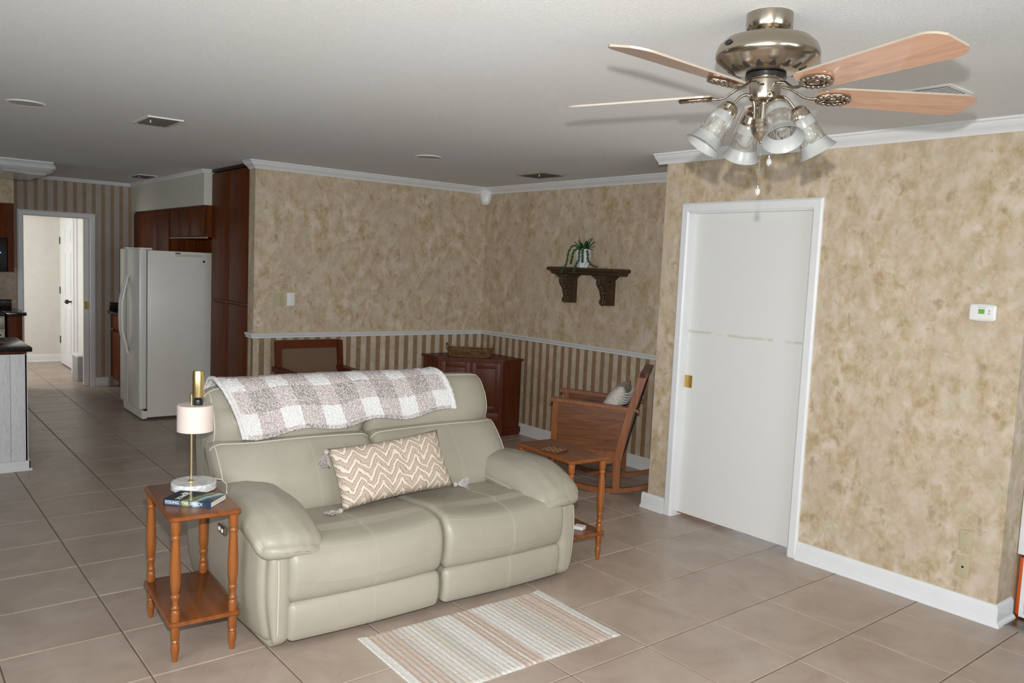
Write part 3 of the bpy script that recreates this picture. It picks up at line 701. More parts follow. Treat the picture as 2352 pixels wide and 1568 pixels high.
def pillow(hw, hh, th, n=26, m_=18, pinch=0.05):
    vs = []; fs = []; uvs = []
    for sd in (1, -1):
        k = len(vs)
        for j in range(m_ + 1):
            for i in range(n + 1):
                a = -1 + 2 * i / n; b = -1 + 2 * j / m_
                x = hw * a * (1 - pinch * (1 - b * b) * a * a * 0.8); y = hh * b * (1 - pinch * 1.6 * (1 - a * a) * b * b)
                z = sd * th * max(0, (1 - a ** 4) * (1 - b ** 4)) ** 0.55 + 0.004 * noise.noise(Vector((a * 5, b * 4, sd)))  * (1 - a * a) * (1 - b * b)
                vs.append(Vector((x, y, z))); uvs.append((i / n, j / m_))
        for j in range(m_):
            for i in range(n):
                q = (k + j * (n + 1) + i, k + j * (n + 1) + i + 1, k + (j + 1) * (n + 1) + i + 1, k + (j + 1) * (n + 1) + i); fs.append(q if sd > 0 else q[::-1])
    me = mesh_from(vs, fs, 'pillow', 180); ul = me.uv_layers.new(name='UVMap')
    for lp in me.loops: ul.data[lp.index].uv = uvs[lp.vertex_index]
    bm = bmesh.new(); bm.from_mesh(me); bmesh.ops.remove_doubles(bm, verts=bm.verts, dist=0.0006); bm.to_mesh(me); bm.free()
    return me
def frame_mat(o, ex, ey):
    ex = Vector(ex).normalized(); ey = Vector(ey); ey = (ey - ex * ey.dot(ex)).normalized(); ez = ex.cross(ey)
    return Matrix(((ex.x, ey.x, ez.x, o[0]), (ex.y, ey.y, ez.y, o[1]), (ex.z, ey.z, ez.z, o[2]), (0, 0, 0, 1)))
pil = thing('lumbar_pillow', 'oblong cream and taupe zigzag pillow with corner tassels on the loveseat', 'pillow')
pil.matrix_world = frame_mat((0.175, -1.985, 0.615), (0.02, 0.995, 0.062), (-0.50, -0.06, 0.86))
link('cover', pillow(0.315, 0.155, 0.068), zig, pil)
tas = M_plain('tassel_yarn', (0.46, 0.41, 0.40), 0.9, var=0.7, scale=240)
def tassel(corner, dirs):
    root = Vector(corner); d0 = Vector(dirs).normalized(); m = MB()
    m.sphere(root + d0 * 0.014, 0.014, 10, 6)
    rr = random.Random(hash(corner) & 255)
    for k in range(46):
        a = rr.random() * 2 * PI; sp_ = 0.008 + 0.026 * rr.random(); s1 = d0.cross(Vector((0.2, 0.5, 0.9))).normalized(); s2 = d0.cross(s1)
        off = s1 * math.cos(a) + s2 * math.sin(a)
        m.tube([root + d0 * 0.022, root + d0 * 0.046 + off * 0.014, root + d0 * (0.074 + 0.016 * rr.random()) + off * sp_], [0.0024, 0.0027, 0.0020], 5)
    m.build('tassel', tas, pil, 60)
tassel((-0.315, 0.152, 0.0), (-0.45, -0.85, 0.12))
tassel((-0.313, -0.152, 0.0), (-0.98, -0.16, 0.05))
tassel((0.313, -0.152, 0.0), (0.98, -0.06, 0.10))

# ------------------------------------------------------------------ turned-leg side tables
LEGP = [(0.009, 0), (0.0115, 0.015), (0.0165, 0.045), (0.0175, 0.064), (0.0125, 0.078), (0.0165, 0.084), (0.0125, 0.092), (0.0165, 0.102), (0.0178, 0.13), (0.0178, 0.19), (0.017, 0.212), (0.0125, 0.218), (0.0185, 0.224), (0.0125, 0.231), (0.0118, 0.247), (0.0145, 0.262), (0.0182, 0.270), (0.0182, 0.276), (0.0125, 0.283), (0.0165, 0.295), (0.0205, 0.33), (0.0212, 0.38), (0.019, 0.44), (0.0155, 0.495), (0.0142, 0.506), (0.0188, 0.512), (0.0188, 0.518), (0.0142, 0.525), (0.0185, 0.535), (0.0195, 0.586)]
def board(hx, hy, z0, z1):
    m = MB(); n = 5; r = 0.022; pts = []
    for (sx, sy, a0) in ((1, 1, 0), (-1, 1, 90), (-1, -1, 180), (1, -1, 270)):
        for k in range(n): 
            a = R_(a0 + 90 * k / (n - 1)); pts.append((sx * (hx - r) + r * math.cos(a), sy * (hy - r) + r * math.sin(a)))
    e = 0.004; rows = []
    for z, ins in ((z0, e), (z0 + e, 0), (z1 - e, 0), (z1, e)):
        rows.append([((x / hx) * (hx - ins), (y / hy) * (hy - ins), z) for x, y in pts])
    m.grid(rows, closed_u=True, cap=True); return m
def side_table(loc, rz, label):
    t_ = thing('side_table', label, 'table', loc, rz, 'turned-leg side tables beside the loveseat')
    board(0.265, 0.142, 0.584, 0.603).build('tabletop', MT['cherry'], t_, 40)
    board(0.265, 0.142, 0.152, 0.170).build('shelf', MT['cherry'], t_, 40)
    lm = MB().lathe(LEGP, 20).mesh('leg', 45)
    for sx in (-1, 1):
        for sy in (-1, 1): link('leg', lm, MT['cherry_z'], t_, (sx * 0.237, sy * 0.113, 0))
    return t_
T1 = (0.155, -2.966, 0.0); T1R = R_(-4)
tab = side_table(T1, T1R, 'cherry wood side table with turned legs under the pink lamp')
dup(tab, (0.240, -0.893, 0), R_(-4), 'cherry wood side table with turned legs at the far arm of the loveseat')
TZ = 0.603
co = thing('coaster', 'small checked wooden coaster on the far side table', 'coaster', (0.235, -0.945, TZ), 0.3)
ca = M_plain('coaster_light', (0.30, 0.155, 0.07), 0.6); cb = M_plain('coaster_dark', (0.10, 0.035, 0.015), 0.6)
MB().box(-0.062, 0.062, -0.062, 0.062, 0, 0.006, 0.002).build('base', cb, co)
for i in range(6):
    for j in range(6):
        if (i + j) % 2 == 0: MB().box(-0.056 + i * 0.0187, -0.0385 + i * 0.0187, -0.056 + j * 0.0187, -0.0385 + j * 0.0187, 0.0055, 0.0072).build('weave_block', ca, co, None)
tag(MB().box(-0.03, 0.03, -0.025, 0.025, 0, 0.02, 0.003).build('paper_packet', MT['white'], None, None, (0.40, -0.87, 0.1701), (0, 0, 0.4)), 'small white packet on the lower shelf of the far side table', 'packet')

# ---- lamp
lp = thing('table_lamp', 'lamp with marble base, pale pink drum shade and gold cylinder', 'lamp', (0.03, -2.915, TZ), 0)
MB().lathe([(0.090, 0), (0.095, 0.003), (0.095, 0.030), (0.092, 0.034), (0.0, 0.034)], 48).build('base', MT['marble'], lp)
MB().lathe([(0.013, 0.034), (0.013, 0.037), (0.008, 0.042), (0.0052, 0.046), (0.0052, 0.425)], 16, (0, -0.012, 0)).build('pole', MT['gold'], lp)
sh_ = MB().lathe([(0.0745, 0.262), (0.076, 0.262), (0.076, 0.374), (0.073, 0.378), (0.0, 0.378)], 48, (0, 0.004, 0), cap=False); sh_.lathe([(0.0, 0.375), (0.0735, 0.373), (0.0745, 0.262)], 48, (0, 0.004, 0), cap=False)
sh_.build('lamp_shade', MT['palepink'], lp)
MB().lathe([(0.0, 0.378), (0.020, 0.378), (0.021, 0.392), (0.019, 0.402), (0.013, 0.408), (0.013, 0.416), (0.0, 0.416)], 20, (0.012, 0.012, 0)).build('ball_joint', MT['black'], lp)
cy = MB().lathe([(0.0, 0.414), (0.024, 0.414), (0.025, 0.417), (0.025, 0.526), (0.024, 0.53), (0.022, 0.528), (0.0, 0.527)], 28, (0.012, 0.012, 0), cap=False).build('gold_cylinder', MT['gold'], lp)
MB().tube([(-0.02, 0.09, 0.030), (-0.01, 0.125, 0.022), (0.02, 0.14, 0.004), (0.06, 0.125, -0.012), (0.08, 0.125, -0.10), (0.075, 0.118, -0.3), (0.06, 0.122, -0.597)], 0.0028, 6).build('cord', M_plain('clear_cord', (0.55, 0.52, 0.45), 0.3), lp)
MB().box(0.066, 0.092, 0.112, 0.138, -0.16, -0.115, 0.004).build('cord_switch', MT['white'], lp)

# ---- book
bk = thing('paperback_book', 'dark blue paperback lying on the side table in front of the lamp', 'book', (0.232, -2.972, TZ), R_(44.4 - 90))
# local: spine along +y at x=+0.07 side
W2, L2, TH = 0.068, 0.104, 0.024
t = NT('book_cover'); v = t.coord(); sp = t.n('ShaderNodeSeparateXYZ'); t.l(v, sp.inputs[0])
yy = t.math('ADD', t.math('ADD', sp.outputs[1], t.math('MULTIPLY', sp.outputs[0], 0.35)), t.math('MULTIPLY', t.math('SUBTRACT', t.noise(v, 18, 3), 0.5), 0.05))
cc = t.ramp(t.math('ADD', t.math('MULTIPLY', yy, 4.5), 0.5), [(0.0, (0.012, 0.016, 0.03)), (0.42, (0.02, 0.03, 0.045)), (0.52, (0.10, 0.12, 0.05)), (0.60, (0.34, 0.36, 0.18)), (0.68, (0.05, 0.10, 0.12)), (0.74, (0.45, 0.60, 0.62)), (0.80, (0.35, 0.55, 0.58)), (0.86, (0.04, 0.07, 0.12)), (1.0, (0.02, 0.04, 0.08))])
t.base(cc); t.set(rough=0.18); bkm = t.m
MB().box(-W2, W2, -L2, L2, TH - 0.0012, TH).box(-W2, W2, -L2, L2, 0, 0.0012).box(W2 - 0.0012, W2, -L2, L2, 0, TH).build('cover', bkm, bk, None)
MB().box(-W2 + 0.002, W2 - 0.0014, -L2 + 0.002, L2 - 0.002, 0.0013, TH - 0.0013).build('pages', M_plain('book_pages', (0.72, 0.69, 0.62), 0.8), bk, None)
wt = M_plain('white_print', (0.8, 0.8, 0.78), 0.5, var=0.01)
def letter(txt, size, loc, rot, parent, mat=wt):
    me = text_mesh(txt, size); o = link('lettering', me, mat, parent, loc, rot); me.materials.clear(); me.materials.append(mat); return o
letter('THE SHACK', 0.0175, (W2 + 0.0003, 0.022, TH * 0.5), (PI / 2, 0, PI / 2), bk)
letter('YOUNG', 0.0165, (W2 + 0.0007, -0.066, TH * 0.5), (PI / 2, 0, PI / 2), bk)
letter('THE', 0.018, (-0.030, -0.066, TH + 0.0003), (0, 0, 0), bk)
letter('SHACK', 0.030, (0.010, -0.050, TH + 0.0003), (0, 0, 0), bk)
MB().box(W2 - 0.0002, W2 + 0.0006, -0.098, -0.030, 0.002, TH - 0.002).build('spine_band', M_plain('spine_blue', (0.10, 0.16, 0.24), 0.4), bk, None)

# ------------------------------------------------------------------ rug
t = NT('woven_rug'); v = t.coord(); sp = t.n('ShaderNodeSeparateXYZ'); t.l(v, sp.inputs[0])
wv = t.math('ADD', sp.outputs[1], t.math('MULTIPLY', t.math('SUBTRACT', t.noise(t.coord('Object', (3, 1, 1)), 3, 2), 0.5), 0.02))
u1 = t.math('DIVIDE', wv, 1.02)
PK = (0.60, 0.465, 0.385); WH = (0.76, 0.74, 0.70); GR = (0.60, 0.575, 0.54); CR = (0.67, 0.60, 0.51)
stops = [(0.0, WH), (0.035, WH), (0.04, PK), (0.08, PK), (0.085, GR), (0.10, PK), (0.15, PK), (0.16, GR), (0.18, CR), (0.24, WH), (0.29, CR), (0.34, GR), (0.37, WH), (0.45, WH), (0.46, PK), (0.50, PK), (0.505, WH), (0.515, PK), (0.56, PK), (0.57, WH), (0.66, WH), (0.69, CR), (0.76, GR), (0.80, CR), (0.85, PK), (0.88, PK), (0.89, WH), (0.90, PK), (0.945, PK), (0.955, WH), (0.99, WH), (1.0, WH)]
c = t.ramp(t.math('ADD', u1, 0.5), stops)
gr = t.noise(t.coord('Object', (14, 60, 1)), 3, 3)
thin = t.ramp(t.math('FRACT', t.math('MULTIPLY', wv, 37.0)), [(0.30, 0.0), (0.36, 0.55), (0.52, 0.55), (0.58, 0.0)])
c = t.mix(thin, c, (0.66, 0.64, 0.61)); c = t.mix(t.ramp(gr, [(0.35, 0.35), (0.6, 0.0)]), c, (0.42, 0.37, 0.33))
t.base(c); t.set(rough=0.95, spec=0.1); t.bump(t.noise(v, 220, 3), 0.5, 0.006); rugm = t.m
NU, NV = 60, 300; rows = []
for j in range(NV + 1):
    y = -0.51 + 1.02 * j / NV; r = []
    for i in range(NU + 1):
        x = -0.295 + 0.59 * i / NU
        rib = 0.0028 * abs(math.sin(y * PI * 37 + 0.4 * noise.noise(Vector((x * 4, y * 3, 0)))))
        z = 0.0055 + rib + 0.0022 * noise.noise(Vector((x * 80, y * 130, 5)))
        if i in (0, NU): x += 0.0045 * noise.noise(Vector((y * 60, 3 * x, 1))); z = 0.003
        if j < 8 or j > NV - 8: z = 0.0065
        if j in (0, NV): z = 0.003
        r.append((x, y, z))
    rows.append(r)
m = MB(); m.grid(rows); top = len(m.v)
edge = [i for i in range(NU + 1)] + [j * (NU + 1) + NU for j in range(1, NV + 1)] + [NV * (NU + 1) + i for i in range(NU - 1, -1, -1)] + [j * (NU + 1) for j in range(NV - 1, 0, -1)]
m.v += [Vector((m.v[k].x, m.v[k].y, 0.0005)) for k in edge]; ne = len(edge)
m.f += [(edge[k], edge[(k + 1) % ne], top + (k + 1) % ne, top + k) for k in range(ne)]
tag(m.build('rag_rug', rugm, None, 60, (0.925, -1.895, 0), (0, 0, R_(-1.5))), 'pale striped woven rug on the floor in front of the loveseat', 'rug')

# ------------------------------------------------------------------ ceiling fan
FX, FY = 2.10, -1.838
fan = thing('ceiling_fan', 'brushed nickel ceiling fan with five wooden blades and four glass lights', 'ceiling fan', (FX, FY, H), 0)
NK = MT['nickel']
MB().lathe([(0.0, 0), (0.070, 0), (0.070, -0.035), (0.066, -0.045), (0.055, -0.052), (0.0, -0.052)], 40, cap=False).build('canopy', NK, fan)
MB().lathe([(0.032, -0.050), (0.032, -0.066), (0.05, -0.066)], 24, cap=False).build('neck', NK, fan)
ho = MB().lathe([(0.0, -0.060), (0.05, -0.062), (0.095, -0.068), (0.13, -0.080), (0.149, -0.098), (0.157, -0.118), (0.157, -0.132), (0.150, -0.143), (0.143, -0.147), (0.138, -0.152), (0.115, -0.168), (0.085, -0.180), (0.0, -0.182)], 56, cap=False).build('motor_housing', NK, fan, 40)
vs_ = MB().add([(0.098, -0.010, -0.1775), (0.098, 0.010, -0.1775), (0.120, 0.004, -0.1668), (0.120, -0.004, -0.1668), (0.098, -0.010, -0.174), (0.098, 0.010, -0.174), (0.120, 0.004, -0.163), (0.120, -0.004, -0.163)], [(0, 1, 2, 3), (4, 5, 6, 7), (0, 1, 5, 4), (2, 3, 7, 6), (0, 3, 7, 4), (1, 2, 6, 5)]).mesh('vent_slot', None)
for k in range(16): link('vent_slot', vs_, MT['darkhole'], ho, (0, 0, 0), (0, 0, 2 * PI * k / 16))
# oval badge on the housing facing the room
vd = Vector((CPOS.x - FX, CPOS.y - FY)); ang = math.atan2(vd.y, vd.x) - R_(48)
bd = MB(); bd.lathe([(0.0, 0), (0.013, 0), (0.013, 0.002), (0, 0.002)], 20, cap=False)
bd.xf(Matrix.Translation((0.1545 * math.cos(ang), 0.1545 * math.sin(ang), -0.108)) @ Matrix.Rotation(ang, 4, 'Z') @ Matrix.Rotation(R_(74), 4, 'Y') @ Matrix.Diagonal((0.65, 1.2, 1, 1)))
bd.build('badge', MT['black'], ho)
MB().lathe([(0.0, -0.182), (0.062, -0.183), (0.062, -0.197), (0.0, -0.198)], 36, cap=False).build('flywheel', MT['black'], fan)
MB().lathe([(0.05, -0.186), (0.055, -0.19), (0.055, -0.2), (0.048, -0.203), (0.048, -0.245), (0.045, -0.258), (0.036, -0.266), (0.022, -0.27), (0.0, -0.27)], 36, cap=False).build('switch_housing', NK, fan)
a0 = math.atan2(vd.y, vd.x)
MB().box(-0.007, 0.007, -0.002, 0.002, -0.225, -0.219).xf(Matrix.Translation((0.0485 * math.cos(a0 - 0.2), 0.0485 * math.sin(a0 - 0.2), 0)) @ Matrix.Rotation(a0 - 0.2 + PI / 2, 4, 'Z')).build('reverse_switch', MT['black'], fan)
MB().lathe([(0.011, -0.266), (0.011, -0.322)], 16).build('stem', NK, fan)
MB().lathe([(0.0, -0.320), (0.035, -0.322), (0.036, -0.332), (0.034, -0.336), (0.035, -0.345), (0.032, -0.35), (0.031, -0.358), (0.022, -0.374), (0.010, -0.383), (0.006, -0.386), (0.0065, -0.392), (0.0, -0.395)], 32, cap=False).build('light_cup', NK, fan)
# blades
t = NT('blade_wood'); v = t.coord('Object', (1.6, 16, 3)); f = t.noise(v, 2.2, 4, 0.6, 1.3); t.base(t.ramp(f, [(0.35, (0.48, 0.255, 0.165)), (0.5, (0.56, 0.32, 0.215)), (0.7, (0.62, 0.37, 0.24))])); t.set(rough=0.24, coat=0.5); blade_m = t.m
def blade_mesh():
    n = 34; up = []; lo = []
    for k in range(n + 1):
        u = k / n; x = 0.165 + 0.512 * u
        w = 0.056 + 0.018 * u
        if u < 0.06: w *= math.sqrt(1 - (1 - u / 0.06) ** 2 * 0.75)
        if u > 0.84: w *= 1 - 0.50 * ((u - 0.84) / 0.16) ** 4
        up.append((x - 0.02 * max(0, (u - 0.9) / 0.1) ** 2 * 0, w)); lo.append((x, -w))
    out = up + lo[::-1]; m = MB(); m.prism(out, -0.003, 0.003); return m
bm_ = blade_mesh().mesh('blade', 30)
bm_.materials.append(blade_m); bm_.materials.append(M_plain('pale_blade_edge', (0.40, 0.335, 0.27), 0.3))
for p_ in bm_.polygons:
    if p_.normal.z > -0.5: p_.material_index = 1
iron = MB()
iron.tube([(0.055, 0, 0.022), (0.085, 0, 0.016), (0.125, 0, -0.008), (0.15, 0, -0.012), (0.175, 0, -0.008)], [0.0045, 0.0045, 0.0042, 0.0048, 0.005], 8)
def oval(cx, rx, ry, n=22): return [(cx + rx * math.cos(2 * PI * k / n), ry * math.sin(2 * PI * k / n), -0.0085) for k in range(n)]
iron.tube(oval(0.222, 0.052, 0.034), 0.0055, 8, True); iron.tube(oval(0.222, 0.030, 0.016), 0.004, 7, True)
for k in range(16):
    a = 2 * PI * k / 16; iron.sphere((0.222 + 0.048 * math.cos(a), 0.031 * math.sin(a), -0.012), 0.0075, 7, 5, (1.2, 1, 0.8))
for k in range(6):
    a = 2 * PI * k / 6 + 0.3; iron.tube([(0.222 + 0.028 * math.cos(a), 0.015 * math.sin(a), -0.009), (0.222 + 0.048 * math.cos(a), 0.031 * math.sin(a), -0.009)], 0.0035, 6)
iron.sphere((0.222, 0, -0.009), 0.012, 10, 6, (1.3, 0.9, 0.6))
im = iron.mesh('blade_iron', 60)
BZ = 2.222 - H
for k in range(5):
    a = R_(-16 + 72 * k); mt = Matrix.Translation((0, 0, BZ)) @ Matrix.Rotation(a, 4, 'Z') @ Matrix.Rotation(R_(-12.5), 4, 'X')
    b = link('blade', bm_, blade_m, fan); b.matrix_local = mt
    i_ = link('blade_iron', im, MT['nickel_dark'], fan); i_.matrix_local = Matrix.Translation((0, 0, BZ)) @ Matrix.Rotation(a, 4, 'Z') @ Matrix.Rotation(R_(-12.5), 4, 'X')
# lights
def glassmat(name, col, tr, rough, bumpy):
    t = NT(name); nt = t.t; tb = t.n('ShaderNodeBsdfTransparent'); tl = t.n('ShaderNodeBsdfTranslucent'); tl.inputs[0].default_value = (*col, 1)
    df = t.n('ShaderNodeBsdfDiffuse'); df.inputs[0].default_value = (*col, 1); gl = t.n('ShaderNodeBsdfGlossy'); gl.inputs['Roughness'].default_value = rough; gl.inputs[0].default_value = (0.9, 0.9, 0.9, 1)
    m1 = t.n('ShaderNodeMixShader'); m1.inputs[0].default_value = 0.35; t.l(df.outputs[0], m1.inputs[1]); t.l(tl.outputs[0], m1.inputs[2])
    m2 = t.n('ShaderNodeMixShader'); m2.inputs[0].default_value = tr; t.l(m1.outputs[0], m2.inputs[1]); t.l(tb.outputs[0], m2.inputs[2])
    fr = t.n('ShaderNodeFresnel'); fr.inputs[0].default_value = 1.5
    m3 = t.n('ShaderNodeMixShader'); t.l(t.math('MULTIPLY', fr.outputs[0], 0.9), m3.inputs[0]); t.l(m2.outputs[0], m3.inputs[1]); t.l(gl.outputs[0], m3.inputs[2])
    t.l(m3.outputs[0], t.out.inputs[0])
    if bumpy:
        v = t.coord('Object', (1, 1, 0.5)); w = t.n('ShaderNodeTexVoronoi'); w.inputs['Scale'].default_value = 70; t.l(v, w.inputs['Vector'])
        b = t.n('ShaderNodeBump'); b.inputs['Strength'].default_value = 1.0; b.inputs['Distance'].default_value = 0.006; t.l(w.outputs[0], b.inputs['Height']); t.l(b.outputs[0], gl.inputs['Normal']); t.l(b.outputs[0], fr.inputs['Normal'])
    return t.m
frost = glassmat('frosted_glass', (0.55, 0.565, 0.55), 0.40, 0.25, False); clearg = glassmat('etched_clear_glass', (0.66, 0.63, 0.54), 0.80, 0.06, True)
fro = MB().lathe([(0.026, 0.004), (0.033, -0.004), (0.037, -0.015), (0.038, -0.034)], 32, cap=False).lathe([(0.043, -0.088), (0.047, -0.100), (0.054, -0.114), (0.061, -0.124), (0.0595, -0.1245), (0.052, -0.1135), (0.0455, -0.100), (0.0415, -0.088)], 32, cap=False).mesh('shade', 60)
clr = MB().lathe([(0.038, -0.034), (0.0385, -0.05), (0.040, -0.07), (0.043, -0.088)], 32, cap=False).mesh('shade_band', 60)
fit_ = MB().lathe([(0.0, 0.034), (0.014, 0.034), (0.024, 0.028), (0.029, 0.020), (0.029, 0.013), (0.0315, 0.010), (0.0335, 0.0), (0.032, -0.008), (0.0, -0.008)], 28, cap=False).mesh('holder', 40)
bulb = MB().lathe([(0.012, -0.008), (0.013, -0.03), (0.020, -0.048), (0.0235, -0.066), (0.018, -0.082), (0.0, -0.088)], 18, cap=False).mesh('bulb', 60)
for k in range(4):
    a = R_(-36 + 90 * k); ca, sa = math.cos(a), math.sin(a)
    def PP(r, z): return (r * ca, r * sa, z)
    ar = MB().tube([Vector(PP(p.x, p.y)) for p in catmull([(0.028, -0.328), (0.028, -0.29), (0.034, -0.262), (0.052, -0.247), (0.072, -0.252), (0.090, -0.270), (0.104, -0.288)], 5, False)], 0.0048, 10).build('light_arm', NK, fan, 60)
    M_ = Matrix.Translation(PP(0.118, -0.306)) @ Matrix.Rotation(a, 4, 'Z') @ Matrix.Rotation(R_(-33), 4, 'Y')
    hh = link('shade_holder', fit_, NK, fan); hh.matrix_local = M_
    s1 = link('glass_shade', fro, frost, fan); s1.matrix_local = M_
    s2 = link('clear_band', clr, clearg, s1)
    b2 = link('bulb', bulb, frost, s1)
# pull chains with crystal drops
cry = glassmat('crystal', (0.75, 0.78, 0.78), 0.45, 0.03, True)
def chain(x, y, z0, z1, nm):
    m = MB(); n = int((z0 - z1) / 0.0052)
    for k in range(n): m.sphere((x, y, z0 - 0.0052 * k), 0.0021, 6, 4)
    c_ = m.build('pull_chain', NK, fan, 60)
    MB().lathe([(0.0, z1 + 0.004), (0.004, z1), (0.003, z1 - 0.006), (0.0, z1 - 0.008)], 10, (x, y, 0), cap=False).build('chain_cap', NK, c_)
    d = MB().lathe([(0.0, -0.026), (0.007, -0.020), (0.0095, -0.012), (0.007, -0.003), (0.0, 0.0)], 8, (0, 0, 0), cap=False); d.xf(Matrix.Translation((x, y, z1 - 0.006)) @ Matrix.Diagonal((1, 0.6, 1, 1))); d.build('crystal_drop', cry, c_, None)
chain(0.002, -0.004, -0.392, -0.525, 0); chain(0.022, 0.016, -0.27, -0.432, 1)

# ------------------------------------------------------------------ ceiling fixtures
def ceiling_vent(cx, cy, hx, hy, label, axis='y', body=None, ns=7):
    v = thing('ceiling_vent', label, 'vent', (cx, cy, H), 0, 'ceiling air vents')
    w = 0.018; m = MB()
    m.box(-hx, hx, -hy, -hy + w, -0.008, -0.0003).box(-hx, hx, hy - w, hy, -0.008, -0.0003).box(-hx, -hx + w, -hy + w, hy - w, -0.008, -0.0003).box(hx - w, hx, -hy + w, hy - w, -0.008, -0.0003); m.build('frame', body or MT['white'], v, None)
    MB().box(-hx + w, hx - w, -hy + w, hy - w, -0.0012, 0).build('duct', MT['darkhole'], v, None)
    sl = MB().box(-hx + w, hx - w, -0.009, 0.009, -0.0006, 0.0006).xf(Matrix.Rotation(R_(35), 4, 'X')) if axis == 'x' else MB().box(-0.009, 0.009, -hy + w, hy - w, -0.0006, 0.0006).xf(Matrix.Rotation(R_(35), 4, 'Y'))
    sm = sl.mesh('slat', None)
    for k in range(ns):
        q = -1 + 2 * (k + 0.5) / ns
        link('slat', sm, GREY if axis == 'y' else MT['white'], v, (0, q * (hy - w), -0.008) if axis == 'x' else (q * (hx - w), 0, -0.008))
    if axis == 'y': MB().tube([(hx * 0.3, -hy * 0.55, -0.006), (hx * 0.3, -hy * 0.55, -0.024)], 0.004, 6).build('lever', MT['white'], v)
    return v
GREY = M_plain('dull_grey_metal', (0.22, 0.20, 0.16), 0.5, 0.0)
BEI = M_plain('yellowed_metal', (0.34, 0.29, 0.20), 0.5)
ceiling_vent(-1.785, -2.58, 0.175, 0.105, 'ceiling vent with dark slats nearest the kitchen side of the loveseat')
ceiling_vent(-5.80, -1.64, 0.20, 0.10, 'small ceiling vent in front of the refrigerator')
ceiling_vent(-1.765, 0.575, 0.18, 0.125, 'dark ceiling vent above the dining corner', 'y', BEI)
ceiling_vent(1.94, -0.52, 0.19, 0.11, 'white ceiling vent behind the fan blades', 'x')
for (x, y, lb) in ((-1.80, -3.29, 'round white ceiling speaker near the kitchen vent'), (-1.656, -0.656, 'round white ceiling speaker before the dining corner')):
    sp_ = thing('ceiling_speaker', lb, 'speaker', (x, y, H), 0, 'round ceiling speakers')
    MB().lathe([(0.105, 0), (0.105, -0.004), (0.10, -0.007), (0.088, -0.006), (0.088, 0)], 36, cap=False).build('rim', MT['white'], sp_)
    MB().lathe([(0.0, -0.005), (0.088, -0.005)], 36, cap=False).build('grille', M_plain('speaker_grille', (0.55, 0.53, 0.5), 0.7), sp_, None)
kl = thing('kitchen_light', 'rounded white fluorescent fixture on the kitchen ceiling', 'light', (-5.85, -2.80, H), 0)
vs, fs = rbox(0.60, 0.25, 0.058, 0.055, 8, (0, 0, 0.0), lambda w, a, b, c: Vector((w.x * (1 - 0.10 * max(0, -c)), w.y * (1 - 0.18 * max(0, -c)), w.z)), (0, 0, -0.062))
MB().add(vs, fs).build('diffuser', M_plain('acrylic_diffuser', (0.72, 0.74, 0.76), 0.2, var=0.02), kl, 180)
MB().box(-0.57, 0.57, -0.22, 0.22, -0.012, 0.0).build('base_plate', MT['white'], kl, None)
# motion detector in the dining corner
ms = thing('motion_sensor', 'white motion detector in the dining corner under the crown moulding', 'sensor', (XD + 0.005, YD - 0.005, 2.325), R_(-45))
ms.scale = (1.2, 1.35, 1.1)
vs, fs = rbox(0.028, 0.045, 0.075, 0.026, 5, (0.008, 0, 0), lambda w, a, b, c: Vector((w.x, w.y * (1 - 0.35 * max(0, -c)), w.z)), (0.045, 0, 0.03)); MB().add(vs, fs).build('housing', MT['white'], ms, 180)
MB().box(0.0, 0.02, -0.02, 0.02, -0.02, 0.08).build('bracket', MT['white'], ms, None)
MB().sphere((0.074, 0, -0.02), 0.009, 10, 6).build('lens', MT['white'], ms, 60)

# ------------------------------------------------------------------ wall devices
th = thing('thermostat', 'white thermostat with a green screen on the wall right of the door', 'thermostat', (2.007, YW, 1.526), 0)
vs, fs = rbox(0.062, 0.012, 0.039, 0.010, 6, (0, 0.002, 0.004), None, (0, -0.012, 0)); MB().add(vs, fs).build('case', MT['white'], th, 60)
MB().box(-0.016, 0.012, -0.0268, -0.024, -0.006, 0.017).build('screen', MT['ledgreen'], th, None)
for z in (0.010, -0.003): MB().lathe([(0.0, 0.0), (0.005, 0), (0.005, 0.002), (0, 0.0025)], 14, cap=False).xf(Matrix.Translation((0.033, -0.0245, z)) @ Matrix.Rotation(R_(90), 4, 'X')).build('button', M_plain('grey_button', (0.5, 0.5, 0.5), 0.5), th)
MB().box(-0.02, 0.016, -0.0255, -0.0243, 0.024, 0.0265).build('print', M_plain('grey_print', (0.4, 0.4, 0.4), 0.5), th, None)
def plate(loc, hx, hz, label, kind, axis='x', mat=None, group='beige wall plates'):
    p = thing('wall_plate', label, 'wall plate', loc, 0 if axis == 'x' else R_(90), group)
    mat = mat or MT['beige_plate']
    MB().box(-hx, hx, -0.006, 0, -hz, hz, 0.002).build('cover', mat, p)
    if kind == 'jack': MB().lathe([(0.0, 0.0065), (0.006, 0.0065), (0.006, 0.0), (0, 0)], 14, cap=False).xf(Matrix.Rotation(R_(90), 4, 'X')).build('jack', MT['black'], p)
    if kind in ('jack', 'blank'):
        for s in (-1, 1): MB().sphere((0, -0.006, s * hz * 0.75), 0.0028, 8, 5, (1, 0.5, 1)).build('screw', GREY, p)
    if kind == 'double':
        for s in (-1, 1):
            for q in (-1, 0, 1): MB().box(s * hx * 0.5 - 0.004, s * hx * 0.5 + 0.004, -0.009, -0.005, q * 0.032 - 0.008, q * 0.032 + 0.008).build('switch', M_plain('switch_tan', (0.42, 0.37, 0.22), 0.5), p, None)
    if kind == 'rocker':
        MB().box(-hx * 0.45, hx * 0.45, -0.010, -0.005, -hz * 0.6, hz * 0.6, 0.002).build('paddle', MT['white'], p)
    return p
plate((2.028, YW, 0.379), 0.031, 0.053, 'beige blank wall plate above the jack plate', 'blank')
